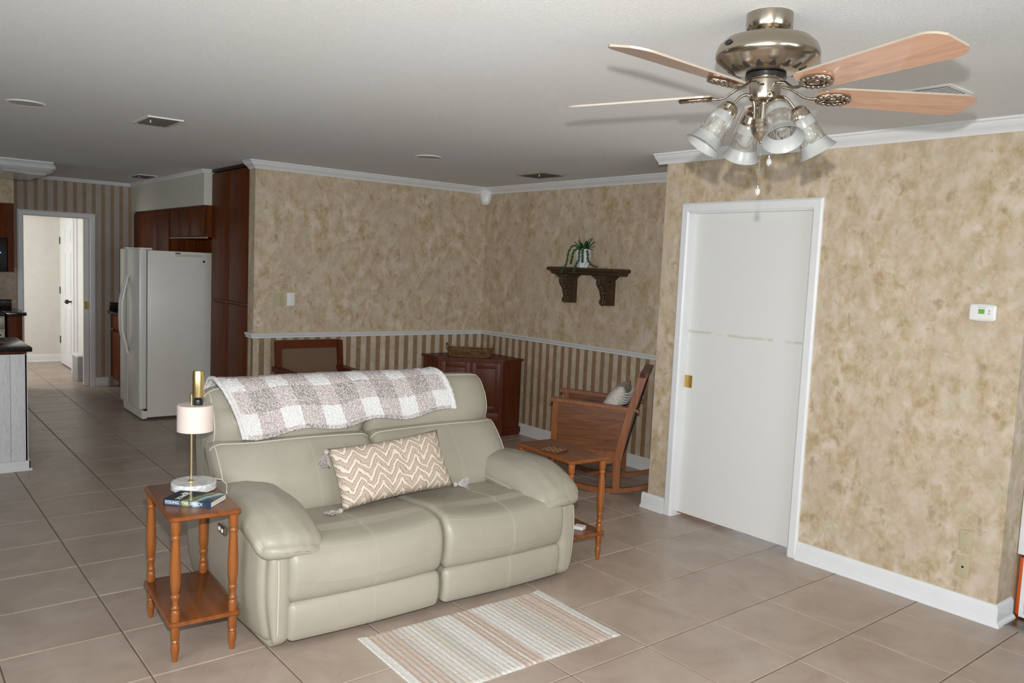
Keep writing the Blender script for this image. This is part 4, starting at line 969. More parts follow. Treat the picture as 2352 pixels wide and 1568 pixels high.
plate((2.024, YW, 0.245), 0.031, 0.053, 'beige wall plate with a black jack above the baseboard', 'jack')
plate((XD, -1.197, 1.275), 0.055, 0.058, 'beige double switch plate beside the pantry', 'double', 'y')
plate((XD, -1.076, 1.28), 0.036, 0.058, 'white rocker switch plate right of the beige switch plate', 'rocker', 'y', MT['white'])

# ------------------------------------------------------------------ dining corner: shelf, plant
sf = thing('wall_shelf', 'dark carved wooden shelf on two scrolled corbels', 'shelf', (-1.545, YD, 1.61), 0)
prof = [(0, 0.0), (-0.150, 0.0), (-0.160, 0.010), (-0.165, 0.026), (-0.185, 0.032), (-0.192, 0.045), (-0.188, 0.058), (-0.175, 0.064), (0, 0.064)]
rows = []
for (x, k) in ((-0.52, 0.55), (-0.507, 0.8), (-0.49, 1.0), (0.49, 1.0), (0.507, 0.8), (0.52, 0.55)):
    pass
m = MB(); rows = []
sides = [(0.41, 0.0), (0.42, 0.010), (0.425, 0.026), (0.445, 0.032), (0.452, 0.045), (0.448, 0.058), (0.435, 0.064)]
deps = [0.150, 0.160, 0.165, 0.185, 0.192, 0.188, 0.175]
for (hx, z), d in zip(sides, deps): rows.append([(-hx, 0, z), (-hx, -d * 0.86, z), (-hx + 0.03, -d, z), (hx - 0.03, -d, z), (hx, -d * 0.86, z), (hx, 0, z)])
m.grid(rows, closed_u=True, cap=True); m.build('shelf_board', MT['shelfwood'], sf, 25)
t = NT('gilded_carving'); v = t.coord(); f = t.noise(v, 55, 4, 0.6); t.base(t.ramp(f, [(0.35, (0.035, 0.017, 0.008)), (0.6, (0.09, 0.047, 0.018)), (0.75, (0.26, 0.15, 0.05))])); t.set(rough=0.4); t.bump(f, 0.6, 0.01); gild = t.m
for cx in (-0.245, 0.235):
    cb_ = MB()
    out = catmull([(-0.145, -0.028), (-0.150, -0.06), (-0.135, -0.095), (-0.110, -0.125), (-0.098, -0.165), (-0.088, -0.20), (-0.100, -0.215), (-0.100, -0.245), (-0.080, -0.256)], 5, False)
    poly = [(0.0, -0.028)] + [(p.x, p.y) for p in out] + [(0.0, -0.256)]
    n = len(poly); vv = [(cx - 0.045, y, z) for y, z in poly] + [(cx + 0.045, y, z) for y, z in poly]
    cb_.add(vv, [tuple(range(n)), tuple(range(n, 2 * n))[::-1]] + [(i, n + i, n + (i + 1) % n, (i + 1) % n) for i in range(n)])
    co_ = cb_.build('corbel', MT['shelfwood'], sf, 35)
    MB().box(cx - 0.085, cx + 0.085, -0.165, 0, -0.014, 0.0, 0.003).box(cx - 0.065, cx + 0.065, -0.158, 0, -0.030, -0.012, 0.005).build('capital', MT['shelfwood'], co_)
    lf = MB()
    for k in range(9):
        q = out[min(len(out) - 1, 2 + k * 4)] if 2 + k * 4 < len(out) else out[-1]
        for s in (-1, 0, 1):
            a = 0.012 if s else 0.016
            lf.sphere((cx + s * 0.026 * (1 - 0.04 * k), q.x + (0.004 if s else -0.003), q.y), a, 8, 5, (0.75, 0.7, 1.5))
    for s in (-1, 1):
        sp_ = [(cx + s * 0.047, -0.075 + 0.030 * (1 - k / 26) * math.cos(k * 0.5), -0.075 + 0.030 * (1 - k / 26) * math.sin(k * 0.5)) for k in range(24)]
        lf.tube(sp_, 0.006, 6)
        lf.tube([(cx + s * 0.047, -0.07, -0.11), (cx + s * 0.047, -0.055, -0.16), (cx + s * 0.047, -0.045, -0.22)], 0.007, 6)
    lf.build('acanthus_carving', gild, co_, 60)
PLS = 1.42
pl = thing('potted_plant', 'artificial trailing succulent in a white faceted pot on the shelf', 'plant', (-1.575, YD - 0.105, 1.6745), 0)
m = MB(); rows = []
for (r, z, tw) in ((0.034, 0, 0), (0.048, 0.045, 0.39), (0.052, 0.075, 0.0), (0.044, 0.115, 0.39), (0.038, 0.115, 0.39), (0.036, 0.095, 0.39)): rows.append([(r * math.cos(2 * PI * k / 8 + tw), r * math.sin(2 * PI * k / 8 + tw), z) for k in range(8)])
m.grid(rows, closed_u=True, cap=True); m.build('pot', M_plain('white_ceramic', (0.78, 0.79, 0.82), 0.3, var=0.01), pl, None)
gd = M_plain('dark_green_leaf', (0.012, 0.085, 0.016), 0.45, var=0.5, scale=30); gb = M_plain('bead_green', (0.022, 0.10, 0.022), 0.5, var=0.3, scale=40)
rr = random.Random(5)
for k in range(26):
    a = 2 * PI * k / 26 * 2.4 + rr.random() * 0.5; el = R_(18 + 62 * rr.random()); ln_ = 0.055 + 0.045 * rr.random()
    d = Vector((math.cos(a) * math.cos(el), math.sin(a) * math.cos(el), math.sin(el))); sd = Vector((-math.sin(a), math.cos(a), 0)); up = d.cross(sd)
    p0 = Vector((0.012 * math.cos(a), 0.012 * math.sin(a), 0.108)); rows = []
    for q in range(6):
        u = q / 5; w = 0.0115 * math.sin(PI * (0.15 + 0.85 * u) ** 0.8) + 0.0006; c_ = p0 + d * ln_ * u + Vector((0, 0, -0.02 * u * u * math.cos(el)))
        rows.append([c_ + sd * w, c_ - up * 0.002, c_ - sd * w, c_ + up * 0.002])
    MB().grid(rows, closed_u=True, cap=True).build('leaf', gd, pl, 60)
for (ax_, ay, pts) in ((0, 0, [(-0.02, -0.02, 0.112), (-0.055, -0.04, 0.135), (-0.085, -0.055, 0.09), (-0.095, -0.06, 0.02), (-0.098, -0.105, -0.04)]), (0, 0, [(-0.01, -0.04, 0.112), (-0.045, -0.045, 0.10), (-0.06, -0.045, 0.05), (-0.075, -0.04, 0.02)]), (0, 0, [(0.01, -0.03, 0.112), (0.015, -0.055, 0.10), (0.02, -0.062, 0.05), (0.018, -0.085, 0.012), (0.02, -0.107, -0.035)]), (0, 0, [(0.02, -0.02, 0.112), (0.035, -0.048, 0.10), (0.042, -0.052, 0.06), (0.045, -0.055, 0.03)]), (0, 0, [(0.03, -0.01, 0.112), (0.055, -0.02, 0.09), (0.062, -0.02, 0.045), (0.10, -0.02, 0.015), (0.14, -0.02, 0.006)])):
    P3 = catmull([Vector(p) for p in pts], 9, False); m = MB(); m.tube(P3, 0.0012, 5)
    for i, p in enumerate(P3):
        for s in (0, 1):
            a = i * 2.4 + s * PI; m.sphere(p + Vector((0.0055 * math.cos(a), 0.0055 * math.sin(a), 0.002)), 0.0038, 6, 4)
    m.build('trailing_strand', gb, pl, 60)
pl.scale = (PLS, PLS * 0.92, PLS)

# ---- corner cabinet
CZ = 0.752
cc_ = thing('corner_cabinet', 'dark mahogany corner cabinet with two doors and a drawer below', 'cabinet', (XD + 0.02, YD - 0.02, 0), 0)
# local pentagon (x to the right, y away), corner of the room at the origin
pg = [(0.0, 0.0), (0.0, -0.72), (0.27, -0.72), (0.715, -0.235), (0.715, 0.0)]
def inset(pg, d):
    cx = sum(p[0] for p in pg) / 5; cy = sum(p[1] for p in pg) / 5
    return [(p[0] + (cx - p[0]) * d, p[1] + (cy - p[1]) * d) for p in pg]
MB().prism(inset(pg, 0.03), 0.0, CZ - 0.022).build('carcass', MT['mahog'], cc_, None)
MB().prism(pg, CZ - 0.022, CZ - 0.012).prism(inset(pg, -0.02), CZ - 0.012, CZ).build('top', MT['mahog'], cc_, None)
MB().prism(inset(pg, -0.005), 0.0, 0.075).build('plinth', MT['mahog'], cc_, None)
A_ = Vector((0.27, -0.72)); B_ = Vector((0.715, -0.235)); dv = (B_ - A_).normalized(); nv = Vector((dv.y, -dv.x)); wid = (B_ - A_).length
FM = Matrix(((dv.x, -nv.x, 0, A_.x - nv.x * 0.012), (dv.y, -nv.y, 0, A_.y - nv.y * 0.012), (0, 0, 1, 0), (0, 0, 0, 1)))   # local x along the front, -y outwards
for (a, b) in ((0.035, wid / 2 - 0.004), (wid / 2 + 0.004, wid - 0.035)):
    d = MB(); d.box(a, b, -0.016, 0.006, 0.235, CZ - 0.04, 0.002); d.xf(FM); do = d.build('door', MT['mahog'], cc_)
    d = MB(); d.box(a, a + 0.05, -0.024, -0.015, 0.235, CZ - 0.04, 0.002).box(b - 0.05, b, -0.024, -0.015, 0.235, CZ - 0.04, 0.002).box(a + 0.05, b - 0.05, -0.0235, -0.015, 0.235, 0.29, 0.002).box(a + 0.05, b - 0.05, -0.0235, -0.015, CZ - 0.095, CZ - 0.04, 0.002); d.xf(FM); d.build('door_frame', MT['mahog'], do)
d = MB(); d.box(0.035, wid - 0.035, -0.016, 0.006, 0.085, 0.222, 0.003); d.xf(FM); dr = d.build('drawer', MT['mahog'], cc_)
for q in (0.14, wid - 0.14):
    d = MB(); d.tube([(q - 0.035, -0.018, 0.155), (q - 0.03, -0.032, 0.145), (q, -0.036, 0.138), (q + 0.03, -0.032, 0.145), (q + 0.035, -0.018, 0.155)], 0.003, 6); d.sphere((q - 0.035, -0.02, 0.158), 0.008, 8, 5).sphere((q + 0.035, -0.02, 0.158), 0.008, 8, 5); d.xf(FM); d.build('drawer_pull', MT['brass'], dr, 60)
for z in (0.30, 0.62): 
    d = MB(); d.box(wid - 0.034, wid - 0.024, -0.02, 0.0, z - 0.025, z + 0.025); d.xf(FM); d.build('hinge', MT['cabedge'], cc_, None)
# ---- rattan basket
bs = thing('rattan_basket', 'low oblong rattan tray basket on the corner cabinet', 'basket', (-2.83, 0.66, CZ), math.atan2(dv.y, dv.x))
rat = M_plain('rattan', (0.20, 0.095, 0.03), 0.55, var=0.5, scale=60)
def ov(k, n, hx, hy): 
    a = 2 * PI * k / n; c, s = math.cos(a), math.sin(a); e = 0.5
    return (hx * math.copysign(abs(c) ** e, c), hy * math.copysign(abs(s) ** e, s))
for z, hx, hy, r in ((0.006, 0.205, 0.12, 0.006), (0.072, 0.222, 0.135, 0.0075), (0.055, 0.219, 0.132, 0.003)):
    MB().tube([(*ov(k, 60, hx, hy), z) for k in range(60)], r, 7, True).build('rim', rat, bs, 60)
MB().prism([ov(k, 40, 0.20, 0.115) for k in range(40)], 0.001, 0.007).build('base', rat, bs, None)
m = MB(); rr = random.Random(3)
for k in range(90):
    a, b = k, k + rr.choice((-7, -5, -3, 3, 5, 7)); p = ov(a, 90, 0.206, 0.121); q = ov(b, 90, 0.220, 0.133); mid = ov((a + b) / 2, 90, 0.214, 0.128)
    m.tube([(*p, 0.006), (*mid, 0.04), (*q, 0.072)], 0.0028, 5)
o = m.build('woven_side', rat, bs, 60); o['kind'] = 'stuff'
for s in (-1, 1): MB().tube([(s * 0.222, -0.06, 0.072), (s * 0.232, -0.045, 0.11), (s * 0.235, 0, 0.122), (s * 0.232, 0.045, 0.11), (s * 0.222, 0.06, 0.072)], 0.006, 7).build('handle', rat, bs, 60)

# ---- cane back armchair
ch = thing('cane_armchair', 'dark wooden armchair with a cane back against the striped wall', 'chair', (-2.62, -1.03, 0), 0)
WD = MT['mahog']
def slab(name, pts, y0, y1, mat, par, sm=25): return MB().prism(pts, y0, y1, 'y').build(name, mat, par, sm)
# side profile in (x,z): front is +x
for s in (-1, 1):
    ya, yb = (s * 0.285 - 0.022, s * 0.285 + 0.022)
    slab('leg', [(-0.20, 0.0), (-0.155, 0.0), (-0.175, 0.40), (-0.235, 0.94), (-0.285, 0.94), (-0.23, 0.42)], ya, yb, WD, ch)
    slab('leg', [(0.285, 0.0), (0.32, 0.0), (0.325, 0.67), (0.28, 0.67)], ya, yb, WD, ch)
    slab('arm', [(-0.30, 0.685), (-0.295, 0.722), (0.32, 0.70), (0.345, 0.685), (0.335, 0.665), (0.0, 0.67)], ya - 0.012, yb + 0.012, WD, ch)
slab('seat_rail', [(-0.21, 0.36), (0.31, 0.38), (0.31, 0.43), (-0.21, 0.41)], -0.27, 0.27, WD, ch)
MB().add(*rbox(0.25, 0.262, 0.045, 0.03, 6, (0, 0, 0.012), None, (0.05, 0, 0.46))).build('seat_cushion', M_plain('brown_upholstery', (0.12, 0.07, 0.045), 0.8), ch, 60)
def backp(z0, z1, y0, y1, off, th_):
    def X(z): return -0.20 - 0.085 * (z - 0.40) / 0.54 + 0.02
    return MB().add([(X(z0) + off, y0, z0), (X(z0) + off, y1, z0), (X(z1) + off, y1, z1), (X(z1) + off, y0, z1), (X(z0) + off - th_, y0, z0), (X(z0) + off - th_, y1, z0), (X(z1) + off - th_, y1, z1), (X(z1) + off - th_, y0, z1)], [(0, 1, 2, 3), (7, 6, 5, 4), (0, 4, 5, 1), (1, 5, 6, 2), (2, 6, 7, 3), (3, 7, 4, 0)])
backp(0.875, 0.945, -0.29, 0.29, 0.0, 0.035).build('top_rail', WD, ch, None)
backp(0.48, 0.53, -0.27, 0.27, 0.0, 0.03).build('back_rail', WD, ch, None)
t = NT('cane_weave'); v = t.coord(); w1 = t.n('ShaderNodeTexWave', bands_direction='Y'); w1.inputs['Scale'].default_value = 45; t.l(v, w1.inputs[0]); w2 = t.n('ShaderNodeTexWave', bands_direction='Z'); w2.inputs['Scale'].default_value = 45; t.l(v, w2.inputs[0])
t.base(t.mix(t.math('MULTIPLY', w1.outputs[1], w2.outputs[1]), (0.13, 0.075, 0.045), (0.33, 0.21, 0.13))); t.set(rough=0.7); t.bump(t.math('ADD', w1.outputs[1], w2.outputs[1]), 0.4, 0.004)
backp(0.53, 0.878, -0.262, 0.262, -0.012, 0.01).build('cane_panel', t.m, ch, None)

# ---- rocker
RP = Vector((-0.505, 0.226)); PHI = R_(38)
rk = thing('rocking_chair', 'oak rocking chair with solid panel sides beyond the far side table', 'chair', (RP.x, RP.y, 0), PHI)
OK_, OE = MT['oak'], MT['oak_edge']
WID = 0.52
for y, s in ((0.0, 1), (WID, -1)):
    ya, yb = (y, y + 0.028) if s > 0 else (y - 0.028, y)
    # rocker
    top = []; bot = []
    for k in range(19):
        x = -0.50 + 0.96 * k / 18; z = 0.68 * (1 - math.cos(x / 0.95)) if True else 0
        z = 0.56 * x * x + (0.012 if x > 0.4 else 0)
        bot.append((x, z)); top.append((x, z + 0.038 - 0.012 * abs(x)))
    MB().prism(bot + top[::-1], ya, yb, 'y').build('rocker', OE, rk, 25)
    # rear post, kinked
    MB().prism([(0.085, 0.035), (0.135, 0.035), (0.135, 0.24), (0.205, 0.60), (0.302, 0.925), (0.235, 0.925), (0.158, 0.62), (0.075, 0.26)], ya - 0.004, yb + 0.004, 'y').build('back_post', OE, rk, 25)
    # front post
    MB().prism([(-0.405, 0.10), (-0.36, 0.09), (-0.35, 0.66), (-0.395, 0.665)], ya - 0.004, yb + 0.004, 'y').build('front_post', OE, rk, 25)
    # side panel
    MB().prism([(-0.37, 0.215), (0.0, 0.21), (0.09, 0.235), (0.105, 0.30), (0.18, 0.64), (-0.36, 0.665)], ya + 0.006, yb - 0.006, 'y').build('side_panel', OK_, rk, 25)
    MB().prism([(-0.36, 0.215), (0.0, 0.21), (0.08, 0.235), (0.105, 0.31), (-0.365, 0.335)], ya + 0.002, yb - 0.002, 'y').build('lower_panel', OE, rk, 25)
    # arm
    MB().prism([(-0.425, 0.660), (-0.42, 0.682), (-0.405, 0.690), (0.22, 0.655), (0.248, 0.643), (0.248, 0.625), (0.22, 0.632), (-0.40, 0.664)], ya - 0.018, yb + 0.018, 'y').build('arm', OE, rk, 25)
dk = M_plain('dark_seat_fabric', (0.085, 0.07, 0.05), 0.8)
MB().add(*[[(0.085, 0.03, 0.25), (0.085, 0.49, 0.25), (0.24, 0.49, 0.88), (0.24, 0.03, 0.88), (0.130, 0.03, 0.24), (0.130, 0.49, 0.24), (0.285, 0.49, 0.87), (0.285, 0.03, 0.87)], [(0, 1, 2, 3), (7, 6, 5, 4), (0, 4, 5, 1), (1, 5, 6, 2), (2, 6, 7, 3), (3, 7, 4, 0)]]).build('back_panel', dk, rk, None)
MB().prism([(0.232, 0.885), (0.296, 0.885), (0.310, 0.93), (0.246, 0.93)], -0.004, WID + 0.004, 'y').build('top_rail', WD, rk, 25)
MB().prism([(-0.36, 0.33), (0.12, 0.25), (0.14, 0.29), (-0.36, 0.385)], 0.028, WID - 0.028, 'y').build('seat', dk, rk, 25)
for x in (-0.25, 0.10): MB().tube([(x, 0.014, 0.075), (x, WID - 0.014, 0.075)], 0.014, 10).build('stretcher', OE, rk)
tx = NT('textured_pillow'); v = tx.coord(); f = tx.noise(v, 70, 3, 0.7); tx.base(tx.ramp(f, [(0.35, (0.48, 0.43, 0.37)), (0.65, (0.68, 0.64, 0.58))])); tx.set(rough=0.9); tx.bump(f, 0.9, 0.012)
rp = thing('throw_pillow', 'grey and white textured pillow leaning in the rocking chair', 'pillow')
rp.matrix_world = Matrix.Translation((RP.x, RP.y, 0)) @ Matrix.Rotation(PHI, 4, 'Z') @ frame_mat((0.03, 0.25, 0.63), (0.05, 0.98, 0.0), (0.50, 0, 0.86))
link('cover', pillow(0.20, 0.20, 0.07, 18, 18), tx.m, rp)
m = MB()
for j in range(5):
    for i in range(12):
        x = -0.16 + 0.32 * i / 11; y = 0.08 + 0.02 * j; z = 0.07 * max(0, (1 - (x / 0.2) ** 4) * (1 - (y / 0.2) ** 4)) ** 0.55
        m.tube([(x - 0.012, y, z + 0.002), (x, y + 0.006, z + 0.014), (x + 0.012, y, z + 0.002)], 0.005, 5)
o = m.build('loop_fringe', M_plain('white_yarn', (0.70, 0.69, 0.67), 0.9), rp, 60); o['kind'] = 'stuff'

# ------------------------------------------------------------------ kitchen: refrigerator, pantry, cabinets
CW = MT['cabwood']
fr = thing('refrigerator', 'almond side-by-side refrigerator standing proud of the pantry', 'refrigerator', (-4.626, -1.972, 0), 0)
FR = MT['fridge']; FH = 1.66; FW = 0.74
MB().box(-FW, 0, 0.075, 0.84, 0.03, FH, 0.006).build('body', FR, fr)
for (a, b, hx) in ((-0.435, -0.002, -0.40), (-FW + 0.002, -0.441, -0.476)):
    d_ = MB().box(a, b, 0.0, 0.068, 0.115, FH + 0.006, 0.012).build('door', FR, fr)
    h = MB(); pts = [(hx, -0.005, 0.62), (hx, -0.028, 0.72), (hx, -0.058, 0.85), (hx, -0.064, 1.00), (hx, -0.060, 1.15), (hx, -0.03, 1.30), (hx, -0.004, 1.40)]
    for w in (-0.012, 0.0, 0.012): h.tube([(p[0] + w, p[1], p[2]) for p in pts], [0.009, 0.011, 0.013, 0.013, 0.013, 0.011, 0.008], 8)
    h.build('handle', FR, d_, 60)
MB().box(-FW + 0.01, -0.004, 0.068, 0.075, 0.12, FH).build('door_gasket', M_plain('grey_gasket', (0.25, 0.25, 0.26), 0.7), fr, None)
m = MB(); 
g = MB().box(-FW + 0.02, -0.006, 0.03, 0.075, 0.018, 0.108, 0.004).build('toe_grille', FR, fr)
for k in range(4): MB().box(-FW + 0.04, -0.03, 0.024, 0.034, 0.03 + 0.018 * k, 0.038 + 0.018 * k).build('grille_slat', FR, g, None)
MB().box(-0.05, -0.001, 0.04, 0.074, 0.098, 0.112).build('hinge', MT['black'], fr, None)
for a in (-0.09, -0.60): MB().box(a, a + 0.08, 0.01, 0.12, FH + 0.004, FH + 0.022, 0.004).build('hinge_cover', FR, fr)
MB().box(-0.0005, 0.0006, 0.33, 0.60, FH - 0.05, FH - 0.025).build('label_strip', M_plain('pale_label', (0.66, 0.56, 0.5), 0.5), fr, None)
MB().box(-0.0005, 0.0008, 0.33, 0.38, FH - 0.024, FH - 0.012).build('label_print', M_plain('dark_print', (0.06, 0.06, 0.07), 0.5), fr, None)
mg = MB().lathe([(0.0, 0.008), (0.010, 0.006), (0.012, 0.0), (0, 0)], 16, cap=False).xf(Matrix.Rotation(R_(90), 4, 'Y')); tag(mg.build('fridge_magnet', MT['black'], None, 60, (-4.6255, -1.368, 1.569)), 'small round black magnet on the side of the refrigerator', 'magnet')

pn = thing('pantry_cabinet', 'tall dark walnut pantry cabinet with four plain doors', 'cabinet', (-3.32, -1.38, 0), 0)
PW = 1.035
MB().box(-PW, 0, 0.022, 0.60, 0.0, 2.455).build('carcass', CW, pn, None)
MB().box(-PW, 0, 0.0, 0.022, 1.200, 1.222).box(-PW, 0, 0.0, 0.022, 2.40, 2.42).build('face_rail', CW, pn, None)
MB().box(-PW, 0.0, -0.012, 0.022, 2.43, 2.457).build('top_trim', MT['cabedge'], pn, None)
for (z0, z1) in ((0.09, 1.20), (1.222, 2.42)):
    for (a, b) in ((-PW + 0.004, -0.565), (-0.549, -0.022)):
        MB().box(a, b, -0.004, 0.022, z0 + 0.004, z1 - 0.004, 0.002).build('door', CW, pn)
MB().box(-0.020, 0.0, 0.0, 0.022, 0.0, 2.43).build('side_stile', MT['cabedge'], pn, None)
YS = -1.46
struct(MB().box(XK, -4.36, YS, -0.72, 2.118, H).build('wall_soffit', MT['offwall'], None, None), 'cream boxed soffit above the kitchen cabinets')
struct(sweep([(XK + 0.02, YS), (-4.36, YS), (-4.36, -1.38)], smallcrown).build('trim_8', MT['trim'], None, 35), 'thin white moulding on the soffit')
uc = thing('wall_cabinet', 'short dark walnut wall cabinet above the refrigerator', 'cabinet', (-4.362, YS + 0.02, 1.81), 0, 'walnut wall cabinets')
MB().box(-1.16, 0, 0.02, 0.70, 0.0, 0.306).build('carcass', CW, uc, None)
for (a, b) in ((-1.15, -0.80), (-0.79, -0.46), (-0.45, -0.08)): MB().box(a, b, 0.0, 0.02, 0.012, 0.285, 0.003).build('door', CW, uc)
for k in (0.07, 0.21): MB().box(-0.078, -0.066, -0.002, 0.02, k - 0.02, k + 0.02).build('hinge', MT['cabedge'], uc, None)
MB().box(-1.16, 0, 0.0, 0.022, -0.012, 0.0).build('bottom_rail', M_plain('pale_rail', (0.4, 0.36, 0.3), 0.5), uc, None)
uc2 = thing('wall_cabinet', 'taller dark walnut wall cabinet left of the refrigerator', 'cabinet', (-5.56, YS + 0.02, 1.40), 0, 'walnut wall cabinets')
MB().box(-1.44, 0, 0.02, 0.70, 0.0, 0.716).build('carcass', CW, uc2, None)
for k in range(3): MB().box(-1.43 + 0.475 * k, -0.965 + 0.475 * k, 0.0, 0.02, 0.012, 0.70, 0.003).build('door', CW, uc2)
bc = thing('base_cabinet', 'walnut base cabinet between the refrigerator and the doorway', 'cabinet', (-5.60, -1.70, 0), 0)
MB().box(-1.40, 0, 0.03, 0.95, 0.09, 0.885).build('carcass', CW, bc, None); MB().box(-1.40, 0, 0.10, 0.9, 0.0, 0.09).build('plinth', MT['cabedge'], bc, None)
for k in range(3):
    MB().box(-1.39 + 0.465 * k, -0.935 + 0.465 * k, 0.0, 0.03, 0.12, 0.68, 0.003).build('door', CW, bc); MB().box(-1.39 + 0.465 * k, -0.935 + 0.465 * k, 0.0, 0.03, 0.71, 0.87, 0.003).build('drawer', CW, bc)
ct = thing('countertop', 'black granite countertop beside the refrigerator', 'countertop', (-5.58, -1.73, 0.886), 0, 'black granite countertops')
MB().box(-1.44, 0, 0, 0.99, 0, 0.034, 0.004).build('slab', MT['granite'], ct); MB().box(-1.445, -1.425, 0.02, 0.99, 0.034, 0.13, 0.003).build('backsplash', MT['granite'], ct)

# ---- left run along the kitchen back wall
lb = thing('base_cabinet', 'narrow walnut base cabinet left of the doorway', 'cabinet', (-6.42, -2.70, 0), 0)
MB().box(-0.59, 0, -0.14, 0, 0.0, 0.90).build('carcass', CW, lb, None); MB().box(0.0, 0.02, -0.135, -0.005, 0.12, 0.89, 0.003).build('door', CW, lb)
lc = thing('countertop', 'black granite counter end left of the doorway', 'countertop', (-6.37, -2.665, 0.901), 0, 'black granite countertops')
MB().box(-0.655, 0, -0.19, 0, 0, 0.036, 0.004).build('slab', MT['granite'], lc); MB().box(-0.655, -0.635, -1.2, -0.06, 0.037, 0.14, 0.003).build('backsplash', MT['granite'], lc)
rg = thing('range', 'stainless steel range with black glass front', 'stove', (-6.38, -2.86, 0), 0)
MB().box(-0.60, 0, -0.76, -0.005, 0.02, 0.90, 0.006).build('body', MT['steel'], rg); MB().box(0.0, 0.03, -0.75, -0.012, 0.20, 0.74, 0.006).build('oven_door', MT['steel'], rg)
MB().box(0.03, 0.034, -0.68, -0.10, 0.28, 0.62).build('oven_window', MT['black'], rg, None)
MB().tube([(0.03, -0.70, 0.70), (0.065, -0.69, 0.70), (0.065, -0.06, 0.70), (0.03, -0.05, 0.70)], 0.010, 8).build('handle', MT['steel'], rg)
MB().box(-0.60, 0.02, -0.76, -0.005, 0.90, 0.925, 0.004).build('cooktop', MT['black'], rg); MB().box(0.0, 0.03, -0.75, -0.01, 0.76, 0.89, 0.006).build('control_panel', MT['steel'], rg)
MB().box(-0.62, -0.55, -0.76, -0.005, 0.925, 1.19, 0.006).build('backguard', MT['steel'], rg); MB().sphere((-0.545, -0.06, 1.10), 0.03, 12, 8).build('knob', MT['black'], rg)
lu = thing('wall_cabinet', 'walnut wall cabinet above the microwave', 'cabinet', (-6.69, -2.735, 1.36), 0, 'walnut wall cabinets')
MB().box(-0.33, 0, -0.06, 0, 0.0, 0.74).build('end_panel', CW, lu, None); MB().box(-0.33, 0, -0.82, -0.06, 0.37, 0.74).build('carcass', CW, lu, None)
for (a, b) in ((-0.435, -0.075), (-0.81, -0.445)): MB().box(0.0, 0.02, a, b, 0.385, 0.72, 0.003).build('door', CW, lu)
for z in (0.45, 0.65): MB().box(0.0, 0.02, -0.074, -0.062, z - 0.02, z + 0.02).build('hinge', MT['cabedge'], lu, None)
mw = thing('microwave', 'black over-the-range microwave with a small blue light', 'microwave', (-6.66, -2.80, 1.36), 0)
MB().box(-0.35, 0, -0.755, -0.004, 0.0, 0.366, 0.006).build('body', MT['black'], mw); MB().box(0.0, 0.015, -0.75, -0.2, 0.02, 0.35, 0.004).build('door', MT['black'], mw)
t = NT('blue_led'); t.base((0.02, 0.05, 0.2)); t.b.inputs['Emission Color'].default_value = (0.1, 0.35, 1, 1); t.b.inputs['Emission Strength'].default_value = 2.0
MB().box(0.0, 0.004, -0.10, -0.06, 0.20, 0.212).build('display', t.m, mw, None)
struct(MB().box(XK, -6.66, -5.0, -2.735, 2.101, H).build('wall_soffit_left', MT['wallpaper'], None, None), 'wallpapered soffit above the microwave cabinet')
struct(MB().box(XK, XK + 0.008, -4.0, -2.67, 0.9, 1.40).build('trim_9', M_plain('tan_backsplash', (0.42, 0.29, 0.2), 0.4, var=0.25, scale=20), None, None), 'tan tiled backsplash behind the range')

# ---- peninsula
pw = struct(MB().box(-3.85, -3.137, -5.0, -3.13, 0.0, 0.861).build('wall_peninsula', CW, None, None), 'white panelled back of the kitchen peninsula')
t = NT('whitewashed_oak'); v = t.coord('Object', (8, 8, 1.0)); f = t.noise(v, 1.6, 4, 0.6, 2.0); fr_ = t.math('FRACT', t.math('MULTIPLY', f, 9.0)); t.base(t.ramp(fr_, [(0.0, (0.60, 0.61, 0.62)), (0.5, (0.72, 0.73, 0.74)), (0.9, (0.70, 0.71, 0.72)), (1.0, (0.56, 0.55, 0.53))])); t.set(rough=0.5); ww = t.m
for k in range(8):
    y1 = -3.118 - 0.105 * k; MB().box(-3.138, -3.122, y1 - 0.1035, y1, 0.0, 0.862, 0.0015).build('plank', ww, pw)
MB().box(-3.85, -3.122, -3.13, -3.114, 0.0, 0.862, 0.001).build('plank', ww, pw)
struct(sweep([(-3.122, -4.0), (-3.122, -3.114), (-3.85, -3.114)][::-1], [(0, 0), (-0.0, 0.10), (-0.006, 0.10), (-0.012, 0.085), (-0.014, 0.02), (-0.02, 0.0)][::1]).build('baseboard_peninsula', MT['trim'], None, 35), 'white baseboard of the kitchen peninsula') if False else None
bb = MB().box(-3.122, -3.106, -4.2, -3.100, 0.0, 0.075, 0.003).box(-3.122, -3.098, -4.2, -3.092, 0.0, 0.018, 0.003).box(-3.85, -3.106, -3.114, -3.100, 0.0, 0.075, 0.003)
struct(bb.build('baseboard_peninsula', MT['trim'], None), 'white baseboard of the kitchen peninsula')
pc_ = thing('countertop', 'black granite top of the white panelled peninsula', 'countertop', (-3.10, -3.085, 0.880), 0, 'black granite countertops')
MB().box(-0.78, 0, -1.9, 0, 0.0, 0.034, 0.005).build('slab', MT['granite'], pc_); MB().box(-0.75, -0.03, -1.9, -0.03, -0.012, 0.0).build('wood_strip', CW, pc_, None)

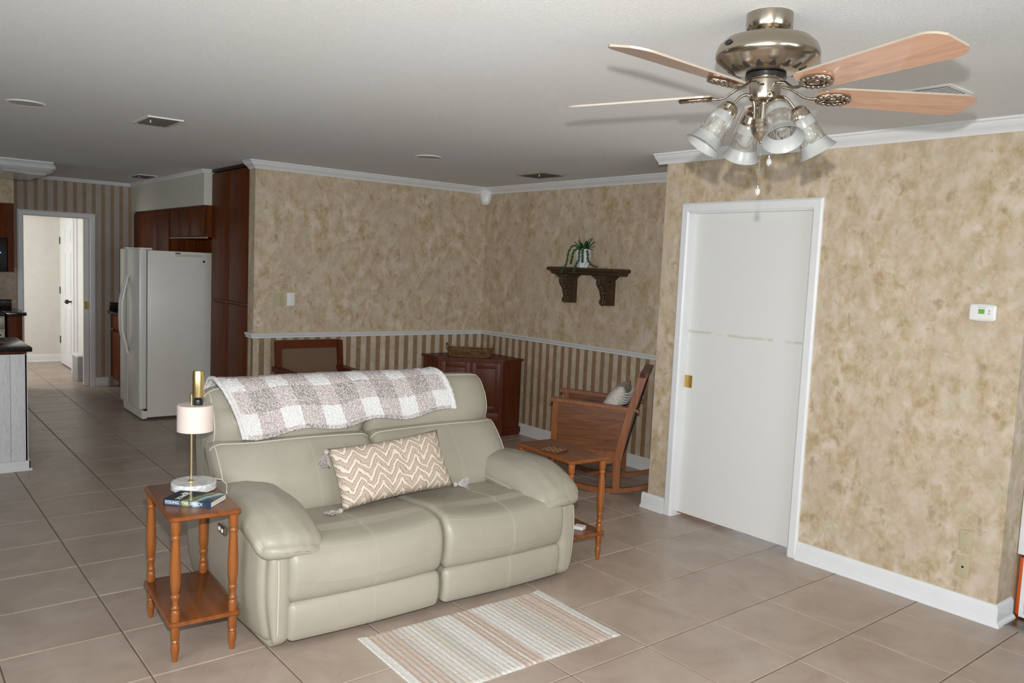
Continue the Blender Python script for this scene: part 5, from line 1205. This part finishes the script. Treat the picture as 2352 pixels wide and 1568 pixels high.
# ------------------------------------------------------------------ hallway at the right edge
t = NT('dark_wood_floor'); v = t.coord('Object', (2, 18, 1)); t.base(t.ramp(t.noise(v, 2, 4), [(0.3, (0.05, 0.025, 0.012)), (0.7, (0.14, 0.075, 0.03))])); t.set(rough=0.25)
hf = struct(MB().box(XR, 3.6, 0.30, 2.0, -0.012, 0.002).build('floor_hall', t.m, None, None), 'dark wood hallway floor')
struct(MB().box(XR + 0.032, 3.6, 0.275, 0.302, -0.004, 0.007, 0.003).build('trim_10', M_plain('grey_threshold', (0.22, 0.21, 0.19), 0.6), None, None), 'narrow threshold between tile and wood floor')
hc = thing('hall_cabinet', 'white framed cabinet front at the right edge above the louvered panel', 'cabinet', (XR + 0.003, 0.47, 0), 0)
MB().box(0.0, 0.6, 0.0, 0.35, 0.335, 2.05).build('carcass', MT['trim'], hc, None)
MB().box(0.0, 0.05, -0.02, 0.0, 0.325, 2.05, 0.003).box(0.05, 0.6, -0.0195, 0.0, 0.325, 0.375, 0.003).build('face_frame', MT['trim'], hc)
for (a, b) in ((0.055, 0.322), (0.328, 0.595)):
    hd_ = MB().box(a, b, -0.034, -0.0197, 0.38, 2.04, 0.003).build('door', MT['trim'], hc)
    MB().box(a + 0.05, b - 0.05, -0.040, -0.034, 0.44, 1.98, 0.004).build('door_panel', MT['trim'], hd_)
    MB().sphere((b - 0.025 if a < 0.2 else a + 0.025, -0.046, 1.05), 0.013, 12, 8).build('knob', MT['brass'], hd_, 60)
lv = thing('louvered_panel', 'white louvered panel low at the right edge beside the wall corner', 'panel', (XR + 0.035, 0.455, 0), 0)
MB().box(0, 0.02, -0.012, 0.012, 0.012, 0.32, 0.002).box(0.42, 0.44, -0.012, 0.012, 0.012, 0.32, 0.002).box(0.02, 0.42, -0.0115, 0.0115, 0.012, 0.03).box(0.02, 0.42, -0.0115, 0.0115, 0.30, 0.32).build('frame', MT['trim'], lv)
sm = MB().box(0.02, 0.42, -0.001, 0.001, -0.010, 0.010).xf(Matrix.Rotation(R_(35), 4, 'X')).mesh('slat', None)
for k in range(16): link('slat', sm, MT['trim'], lv, (0, 0, 0.045 + 0.016 * k))
tag(MB().box(0, 0.12, 0, 0.10, 0.0, 0.30, 0.006).build('orange_box', M_plain('orange_plastic', (0.75, 0.13, 0.02), 0.5), None, None, (XR + 0.006, 0.485, 0.002)), 'orange box partly hidden behind the louvered panel', 'box')
